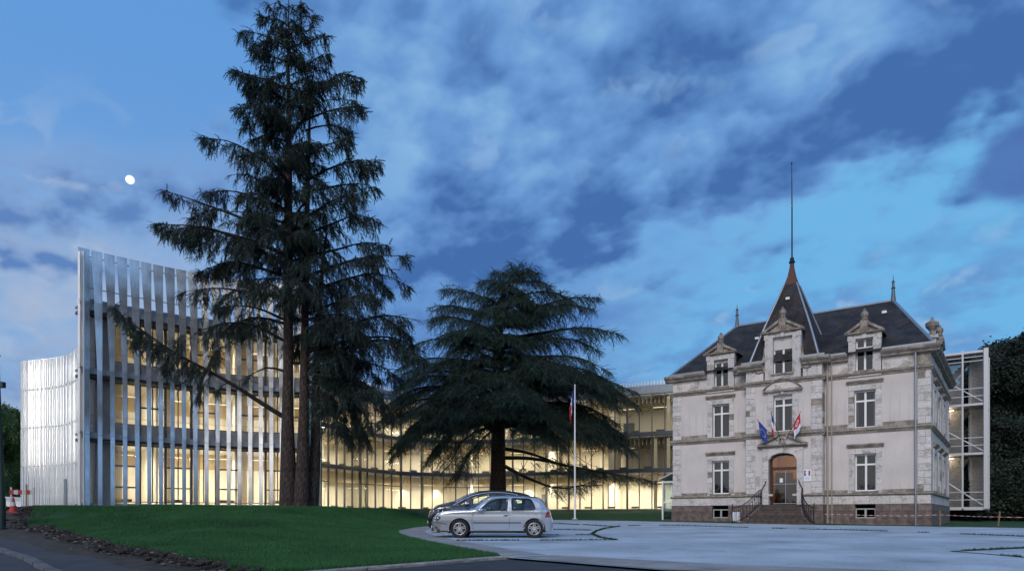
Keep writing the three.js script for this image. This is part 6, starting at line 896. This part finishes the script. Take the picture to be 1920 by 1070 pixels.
// ------------------------------------------------------------------ steel stair tower right of the mansion
{
  const steel = mat([0.52, 0.53, 0.55], 0.4, { metalness: 0.1 }), grate = mat([0.22, 0.23, 0.24], 0.6, { metalness: 0.4 }), mesh = mat([0.28, 0.275, 0.265], 0.6, { metalness: 0.3 });
  const o = thing('stair_tower', 'white steel framed stair tower with mesh screens right of the mansion', 'stair tower', [HX, HY, HZc], TH), zf = -15.6, zb = -19.4;
  const at = (u, v) => { const r = (u - 960) / F, c = Math.cos(-TH), s = Math.sin(-TH), t = (HX - s * zf - r * (-HZc - c * zf)) / (c + r * s), d = -HZc + s * t - c * zf; return [-t, (HZ - v) / F * d + EYE - HY]; };
  const xr = at(1850, 900)[0], xm = at(1806, 900)[0], xl = at(1762, 900)[0] - 2.2, ys = [at(1850, 950)[1], at(1850, 847)[1], at(1850, 754)[1], at(1850, 655)[1]];
  const post = (x, z, w) => box(x - w, x + w, ys[0] - 0.12, ys[3] + 0.1, z - w, z + w).build('post', steel, o);
  post(xr, zf, 0.14); post(xr, zb, 0.13); post(xm, zf + 0.02, 0.055); post(xm + 0.28, zb, 0.09); post(xl, zf, 0.12); post(xl, zb, 0.12); post((xl + xm) / 2, zb, 0.08);
  for (const [i, y] of ys.entries()) { const h = i === 0 ? 0.22 : 0.16; box(xl + 0.13, xm - 0.057, y - h, y, zf - 0.08, zf + 0.06).build('beam', steel, o); box(xm + 0.057, xr - 0.165, y - h, y, zf - 0.08, zf + 0.06).build('beam', steel, o); box(xl + 0.13, xr - 0.165, y - h, y, zb - 0.08, zb + 0.08).build('beam', steel, o); box(xr - 0.08, xr + 0.08, y - h, y, zb + 0.14, zf - 0.17).build('beam', steel, o); box(xl + 0.14, xr - 0.17, y - h + 0.02, y - h + 0.07, zb + 0.09, zf - 0.09).build(i === 3 ? 'roof' : 'landing', i === 3 ? steel : grate, o); }
  for (const dy of [0.45, 0.75]) box(xl + 0.13, xr - 0.165, ys[3] - dy, ys[3] - dy + 0.05, zf - 0.03, zf + 0.02).build('rail', steel, o);
  for (let i = 0; i < 3; i++) {
    const y0 = ys[i], y1 = ys[i + 1];
    for (const h of [0.5, 1.05]) { box(xl + 0.13, xm - 0.057, y0 + h, y0 + h + 0.05, zf - 0.02, zf + 0.03).build('guard_rail', steel, o); box(xm + 0.057, xr - 0.165, y0 + h, y0 + h + 0.05, zf - 0.02, zf + 0.03).build('guard_rail', steel, o); }
    new MB().tube([V(xl + 0.2, y1 - 0.2, zf - 0.25), V(xr - 0.2, y0 + 0.12, zf - 0.25)], 0.055, 8).build('brace', steel, o);
    // stair flight with treads
    const fl = new THREE.Group(); fl.name = 'stair_flight'; o.add(fl);
    for (const z of [zb + 0.7, zb + 1.9]) new MB().prism([[xl + 0.6, y0 + 0.02], [xl + 0.6, y0 - 0.26], [xr - 1.0, y1 - 0.3], [xr - 1.0, y1 - 0.02]], z - 0.03, z + 0.03).build('stringer', grate, fl);
    for (let k = 0; k < 18; k++) { const t = (k + 0.5) / 18, x = lerp(xl + 0.6, xr - 1.0, t), y = lerp(y0, y1, t); box(x - 0.14, x + 0.14, y - 0.04, y, zb + 0.74, zb + 1.86).build('tread', grate, fl); }
    // woven mesh screens: wires
    const m = new MB(); for (const [a, b] of [[xl + 0.15, xm - 0.07], [xm + 0.36, xr - 0.2]]) { for (let x = a; x < b; x += 0.05) m.box(x, x + 0.028, y0 + 0.02, y1 - 0.2, zf - 1.6, zf - 1.585); for (let y = y0 + 0.06; y < y1 - 0.2; y += 0.10) m.box(a, b, y, y + 0.022, zf - 1.58, zf - 1.565); }
    const mm = m.build('mesh_screen', mesh, o); mm.userData.kind = 'stuff';
    if (i < 2) { const ly = y1 - 0.3, lx = xl + 2.6; const lamp = put('ceiling_lamp', new THREE.BoxGeometry(0.9, 0.06, 0.12), mat([1, 0.95, 0.8], 0.5, { emissive: new THREE.Color(1, 0.8, 0.5), emissiveIntensity: 3 }), o); lamp.position.set(lx, ly, zf - 0.95); const p = toWorld(lx, ly - 0.08, zf - 0.95), l = new THREE.PointLight(new THREE.Color().setRGB(1, 0.80, 0.56), 5); l.position.copy(p); l.shadow.radius = 12; l.castShadow = true; scene.add(l); }
  }
}
// ------------------------------------------------------------------ flagpole with its limp flag
{
  const x = 4.74, d = 51.4, y = groundY(x, d), p = thing('flagpole', 'slim white flagpole standing on the lawn before the cedar', 'flagpole', [x, y, -d]), wm = mat([0.75, 0.76, 0.78], 0.35);
  new MB().tube([V(0, -0.2, 0), V(0, 5, 0), V(0, 10.0, 0)], [0.07, 0.06, 0.042], 10).build('pole', wm, p); new MB().lathe([[0, 0], [0.07, 0.05], [0.05, 0.12], [0, 0.14]], 0, 10.0, 0, 8).build('cap', wm, p); new MB().lathe([[0.22, 0], [0.22, 0.04], [0.1, 0.06]], 0, 0, 0, 12).build('base_plate', wm, p); box(-0.28, 0.28, 1.4, 1.46, -0.05, 0.05).build('cleat', wm, p);
  const f = thing('flag', 'limp blue white and red flag hanging from the flagpole', 'flag', [x, y, -d]); const g = new THREE.PlaneGeometry(1, 1, 40, 30), a = g.attributes.position; // u: hoist to fly
  for (let i = 0; i < a.count; i++) { const u = a.getX(i) + 0.5, v = a.getY(i) + 0.5; const fold = Math.sin(u * 17) * 0.10 + Math.sin(u * 7 + v * 2) * 0.06, drop = u * 1.55; a.setXYZ(i, -0.09 - 0.20 * Math.sqrt(u) - Math.abs(fold) * (0.4 + 0.6 * u), 9.7 - (1 - v) * (1.2 - 0.2 * u) - drop, fold * (1.1 - v * 0.4)); }
  g.computeVertexNormals(); put('cloth', g, mat([1, 1, 1], 0.85, { map: triTex, side: THREE.DoubleSide }), f);
}
// ------------------------------------------------------------------ street lamp at the left edge, cones, barrier, car and house beyond
{
  const x = -22.45, d = 30, y = groundY(x, d), gm = mat([0.012, 0.032, 0.030], 0.45, { metalness: 0.2 }), o = thing('street_lamp', 'dark green street lamp post at the left picture edge', 'street lamp', [x, y - 0.05, -d]);
  new MB().tube([V(0, 0, 0), V(0, 1.3, 0), V(0.0, 1.4, 0), V(-0.1, 4.4, 0), V(-0.2, 7.6, 0)], [0.16, 0.155, 0.12, 0.10, 0.075], 14).build('post', gm, o); new MB().lathe([[0.2, 0], [0.2, 0.05], [0.16, 0.08]], 0, 0, 0, 14).build('base', gm, o); new MB().lathe([[0.1, 0], [0.13, 0.05], [0.05, 0.2], [0, 0.28]], -0.2, 7.55, 0, 10).build('cap', gm, o); box(-0.1, 0.12, 6.2, 6.45, -0.09, 0.12).build('bracket', gm, o); new MB().tube([V(-0.15, 6.0, 0), V(-0.9, 6.6, 0.1), V(-1.5, 6.7, 0.1)], 0.04, 6).build('arm', gm, o); put('lantern', new THREE.SphereGeometry(0.28, 14, 10).scale(1, 0.5, 1), gm, o).position.set(-1.7, 6.65, 0.1); new MB().tube([V(0.1, 5.3, 0.02), V(0.19, 5.3, 0.02)], 0.05, 8).build('fitting', gm, o);
}
{
  const orange = mat([0.38, 0.030, 0.022], 0.7), wht = mat([0.45, 0.45, 0.46], 0.7), cone = (x, d, h, label, tilt = 0) => { const o = thing('traffic_cone', label, 'traffic cone', [x, groundY(x, d) + 0.01, -d], 0.4); box(-0.24, 0.24, 0, 0.05, -0.24, 0.24).build('base', orange, o); const r = (t) => lerp(0.19, 0.04, t); new MB().lathe([[r(0), 0.05], [r(0.45), h * 0.45]], 0, 0, 0, 20).build('body', orange, o); new MB().lathe([[r(0.45), h * 0.45], [r(0.7), h * 0.7]], 0, 0, 0, 20).build('white_band', wht, o); new MB().lathe([[r(0.7), h * 0.7], [r(1), h], [0, h]], 0, 0, 0, 20).build('tip', orange, o); o.rotation.z = tilt; return o; };
  cone(-25.6, 35, 0.78, 'orange and white traffic cone beside the lamp post');
  cone(-29.6, 40.5, 0.7, 'second orange traffic cone farther behind the lamp post', 0.05);
  { const x = -28.0, d = 39, o = thing('road_barrier', 'red and white striped barrier board behind the cones', 'barrier', [x, groundY(x, d), -d], 0.3); for (const s of [-0.55, 0.55]) { box(s - 0.04, s + 0.04, 0, 1.15, -0.04, 0.04).build('leg', wht, o); box(s - 0.2, s + 0.2, 0, 0.06, -0.25, 0.25).build('foot', mat([0.05, 0.05, 0.05], 0.8), o); } for (let i = 0; i < 6; i++) box(-0.6 + i * 0.2, -0.4 + i * 0.2, 0.75, 1.0, 0.045, 0.07).build('stripe_board', i % 2 ? wht : orange, o); }
  { const x = -26.2, d = 36.8, o = thing('wooden_stake', 'thin pale wooden stake at the corner of the lawn', 'stake', [x, groundY(x, d), -d]); const m = mat([0.24, 0.15, 0.08], 0.9); new MB().box(-0.03, 0.03, -0.1, 1.2, -0.03, 0.03).build('shaft', m, o); new MB().lathe([[0.042, 0], [0.0, 0.06]], 0, 1.2, 0, 4).build('point', m, o); }
  { // low house and a white car far left
    const x = -75, d = 104, y = 1.3, o = thing('house', 'pinkish house with dark openings behind the left tree', 'house', [x, y, -d], 0.25), w = mat([0.36, 0.27, 0.25], 0.9, { tile: TX.stucco, m: 5 }), rf = mat([0.12, 0.06, 0.045], 0.85, { tile: TX.dirt, m: 2 }); const b = new MB(); wall(b, -8, 8, 0, 5, -0.4, 0, [[-5.5, -4.2, 0.8, 2.1], [-2, -0.7, 0.8, 2.1], [2, 3.3, 0.2, 2.4], [4.2, 6.2, 3.0, 4.2], [-5.5, -4.2, 3, 4.2], [-2, -0.7, 3, 4.2]]); b.build('wall', w, o); box(-8, 8, 0, 5, -8, -0.41).build('core', M.darkRoom, o); new MB().prism([[-8.5, 5.001], [8.5, 5.001], [7, 8], [-7, 8]], -8.4, 0.4).build('roof', rf, o); for (const [a, c] of [[-5.5, 0.8], [-2, 0.8], [-5.5, 3], [-2, 3]]) box(a, a + 1.3, c, c + 1.3, -0.2, -0.15).build('window', M.glass, o);
  }
  { const x = -45.5, d = 62, o = thing('far_car', 'white car partly hidden beyond the lit metal screen', 'car', [-53.5, groundY(-53.5, 74) + 0.02, -74], 0.5), wm = mat([0.7, 0.72, 0.75], 0.3, { clearcoat: 1 }); new MB().prism([[-2, 0.3], [2.1, 0.3], [2.15, 0.75], [1.5, 0.9], [0.8, 1.35], [-1.2, 1.42], [-1.95, 0.95]], -0.8, 0.8).build('body', wm, o); new MB().prism([[0.7, 1.3], [-1.1, 1.36], [-1.6, 0.95], [1.25, 0.95]].reverse(), -0.805, 0.805).build('side_window', glassCar, o); for (const wx of [-1.25, 1.3]) for (const s of [-1, 1]) { const g = new THREE.CylinderGeometry(0.31, 0.31, 0.2, 20); g.rotateX(Math.PI / 2); put('wheel', g, tyreM, o).position.set(wx, 0.31, s * 0.74); } }
}
// ------------------------------------------------------------------ barrier tape before the mansion
{
  const red = mat([0.30, 0.08, 0.07], 0.6), wht = mat([0.55, 0.52, 0.52], 0.6), wood = mat([0.24, 0.15, 0.09], 0.9);
  const tape = (label, pts, n, sagY) => { const o = thing('barrier_tape', label, 'tape', pts[0].toArray()); const c = new THREE.CatmullRomCurve3(pts.map((p) => p.clone().sub(pts[0]))); for (let i = 0; i < n; i++) { const a = c.getPointAt(i / n), b = c.getPointAt((i + 1) / n), m = new MB(), h = 0.013; m.face([[a.x, a.y - h, a.z], [b.x, b.y - h, b.z], [b.x, b.y + h, b.z], [a.x, a.y + h, a.z]]); m.build(i % 2 ? 'red_band' : 'white_band', i % 2 ? red : wht, o); } };
  const T = (x, y, z) => toWorld(x, y, z);
  tape('red and white barrier tape strung along the right front of the mansion', [T(-5.3, 0.66, 0.5), T(-4, 0.63, 0.55), T(-2.5, 0.58, 0.6), T(-1, 0.57, 0.6), T(0.5, 0.62, 0.5)], 34);
  tape('barrier tape strung between stakes under the stair tower', [T(0.5, 0.62, 0.5), T(1.6, 0.55, -1), T(3.0, 0.5, -3.0), T(6.8, 0.42, -4.0), T(9.5, 0.36, -4)], 46);
  for (const [x, z, l, lean] of [[0.5, 0.5, 'pale stake holding the tape at the mansion corner', 0.02], [3.0, -3.0, 'leaning wooden stake under the stair tower', -0.12], [9.5, -4, 'farthest right wooden stake holding the tape', 0.03]]) { const p = T(x, 0, z), o = thing('wooden_stake', l, 'stake', [p.x, groundY(p.x, -p.z) - 0.05, p.z]); o.rotation.z = lean; new MB().box(-0.03, 0.03, -0.1, 0.85, -0.03, 0.03).build('shaft', wood, o); new MB().lathe([[0.042, 0], [0, 0.06]], 0, 0.85, 0, 4).build('point', wood, o); }
}
// ------------------------------------------------------------------ moon
{ const D = 2000, m = put('moon', new THREE.SphereGeometry(7.8 / F * D, 32, 20), mat([0.6, 0.6, 0.6], 1, { emissive: new THREE.Color(1, 0.98, 0.94), emissiveIntensity: 0.95 })); m.position.set((243 - 960) / F * D, EYE + (HZ - 337) / F * D, -D); m.castShadow = false; tag(m, 'bright full moon low above the left cloud bar', 'moon'); }
// ------------------------------------------------------------------ grass blades, stones and clods
{
  const R = rng(900), blade = (() => { const p = [], n = []; const r = rng(4); for (let i = 0; i < 7; i++) { const a = r() * 6.28, x = (r() - 0.5) * 0.1, z = (r() - 0.5) * 0.1, h = 0.045 + 0.04 * r(), w = 0.007, dx = Math.cos(a), dz = Math.sin(a); p.push(x - dz * w, -0.01, z + dx * w, x + dz * w, -0.01, z - dx * w, x + dx * 0.025, h, z + dz * 0.025); for (let k = 0; k < 3; k++) n.push(dx, 0.0001, dz); } const g = new THREE.BufferGeometry(); g.setAttribute('position', new THREE.Float32BufferAttribute(p, 3)); return g; })();
  const list = []; const total = 190000; for (let tries = 0; list.length < total && tries < total * 6; tries++) { const d = 11.5 + 32 * Math.pow(R(), 1.5), x = lerp(-0.72, 0.1, R()) * d; if (!inside(x, d, lawnPoly)) continue; list.push([x, d]); }
  const onLawn = list.length; for (const [x, d] of jointPts) for (let k = 0; k < 2; k++) if (noise3(x * 0.8, d * 0.8, 7) > -0.28) list.push([x + (R() - 0.5) * 0.1, d + (R() - 0.5) * 0.1]);
  const im = new THREE.InstancedMesh(blade, mat([1, 1, 1], 0.8, { side: THREE.DoubleSide }), list.length), m = new THREE.Matrix4(), q = new THREE.Quaternion(), c = new THREE.Color();
  list.forEach(([x, d], i) => { q.setFromAxisAngle(V(0, 1, 0), R() * 6.28); const s = (0.7 + 0.6 * R()) * (i < onLawn ? 1 : 0.6), pt = 0.5 + 0.5 * noise3(x * 0.6, d * 0.6, 3) + 0.25 * noise3(x * 2.2, d * 2.2, 5); m.compose(V(x, groundY(x, d) + (i < onLawn ? 0 : 0.015), -d), q, V(s * 1.3, s, s * 1.3)); im.setMatrixAt(i, m); const k = (0.72 + 0.5 * R()) * (0.65 + 0.7 * pt) * (i < onLawn ? 1.2 : 0.5); c.setRGB(0.016 * k * (0.7 + 0.9 * R()), 0.088 * k, 0.022 * k); im.setColorAt(i, c); });
  im.name = 'grass'; im.userData.kind = 'stuff'; im.userData.label = 'short dark green grass of the mounded lawn'; im.castShadow = im.receiveShadow = true; scene.add(im);
  // stones and clods along the torn edge of the lawn
  const rock = (s) => { const g = new THREE.IcosahedronGeometry(1, 1), a = g.attributes.position, r = rng(s); const off = {}; for (let i = 0; i < a.count; i++) { const k = [a.getX(i), a.getY(i), a.getZ(i)].map((v) => v.toFixed(3)).join(); off[k] ??= 0.7 + 0.5 * r(); a.setXYZ(i, a.getX(i) * off[k], a.getY(i) * off[k] * 0.6, a.getZ(i) * off[k]); } g.computeVertexNormals(); return g; };
  const E = new THREE.CatmullRomCurve3(dirtEdge.map(([x, d]) => V(x, 0, -d))), put2 = (name, label, n, seed, size, spread, col) => { const r = rng(seed), o = new THREE.InstancedMesh(rock(seed), mat([1, 1, 1], 0.95, { tile: TX.grain, m: 0.4 }), n); for (let i = 0; i < n; i++) { const t = 0.25 + 0.75 * r(), p = E.getPointAt(t), tn = E.getTangentAt(t), w = (r() + r() - 0.9) * spread, x = p.x - tn.z * -w, d = -(p.z + tn.x * -w), s = size * (0.3 + 1.2 * r() ** 3); m.compose(V(x, groundY(x, d) - 0.02 + s * 0.15, -d), q.setFromAxisAngle(V(0, 1, 0), r() * 6), V(s, s * (0.7 + 0.5 * r()), s)); o.setMatrixAt(i, m); const k = 0.5 + 0.9 * r(); o.setColorAt(i, c.setRGB(col[0] * k, col[1] * k, col[2] * k)); } o.name = name; tag(o, label, null, null, 'stuff'); o.castShadow = o.receiveShadow = true; scene.add(o); };
  put2('dirt', 'brown clods of earth along the torn lawn edge', 4200, 12, 0.075, 1.0, [0.036, 0.026, 0.020]);
  put2('gravel', 'loose grey and pale stones along the torn lawn edge', 1300, 13, 0.055, 1.3, [0.15, 0.14, 0.13]);
}
{ // unseen tree mass added behind the viewer to darken low reflections in fins and windows
  const R = rng(88), list = []; for (let i = 0; i < 2600; i++) { const a = (R() - 0.5) * 3.0, r = 58 + 14 * R(), h = 4.5 + 3.5 * noise3(a * 5, 1.5, 2) + 2.5 * noise3(a * 17, 3.5, 2); list.push({ p: V(Math.sin(a) * r, -0.5 + R() * h, Math.cos(a) * r), dir: V(R() - 0.5, R() - 0.5, R() - 0.5), s: 3 + 1.6 * R(), roll: 6 }); }
  const im = scatter('unseen_trees', clumpA, needleM, list, scene, 89, [0.02, 0.034, 0.02], 0.7); im.userData.label = 'unseen trees added behind the viewer to darken reflections';
}
renderer.render(scene, camera);
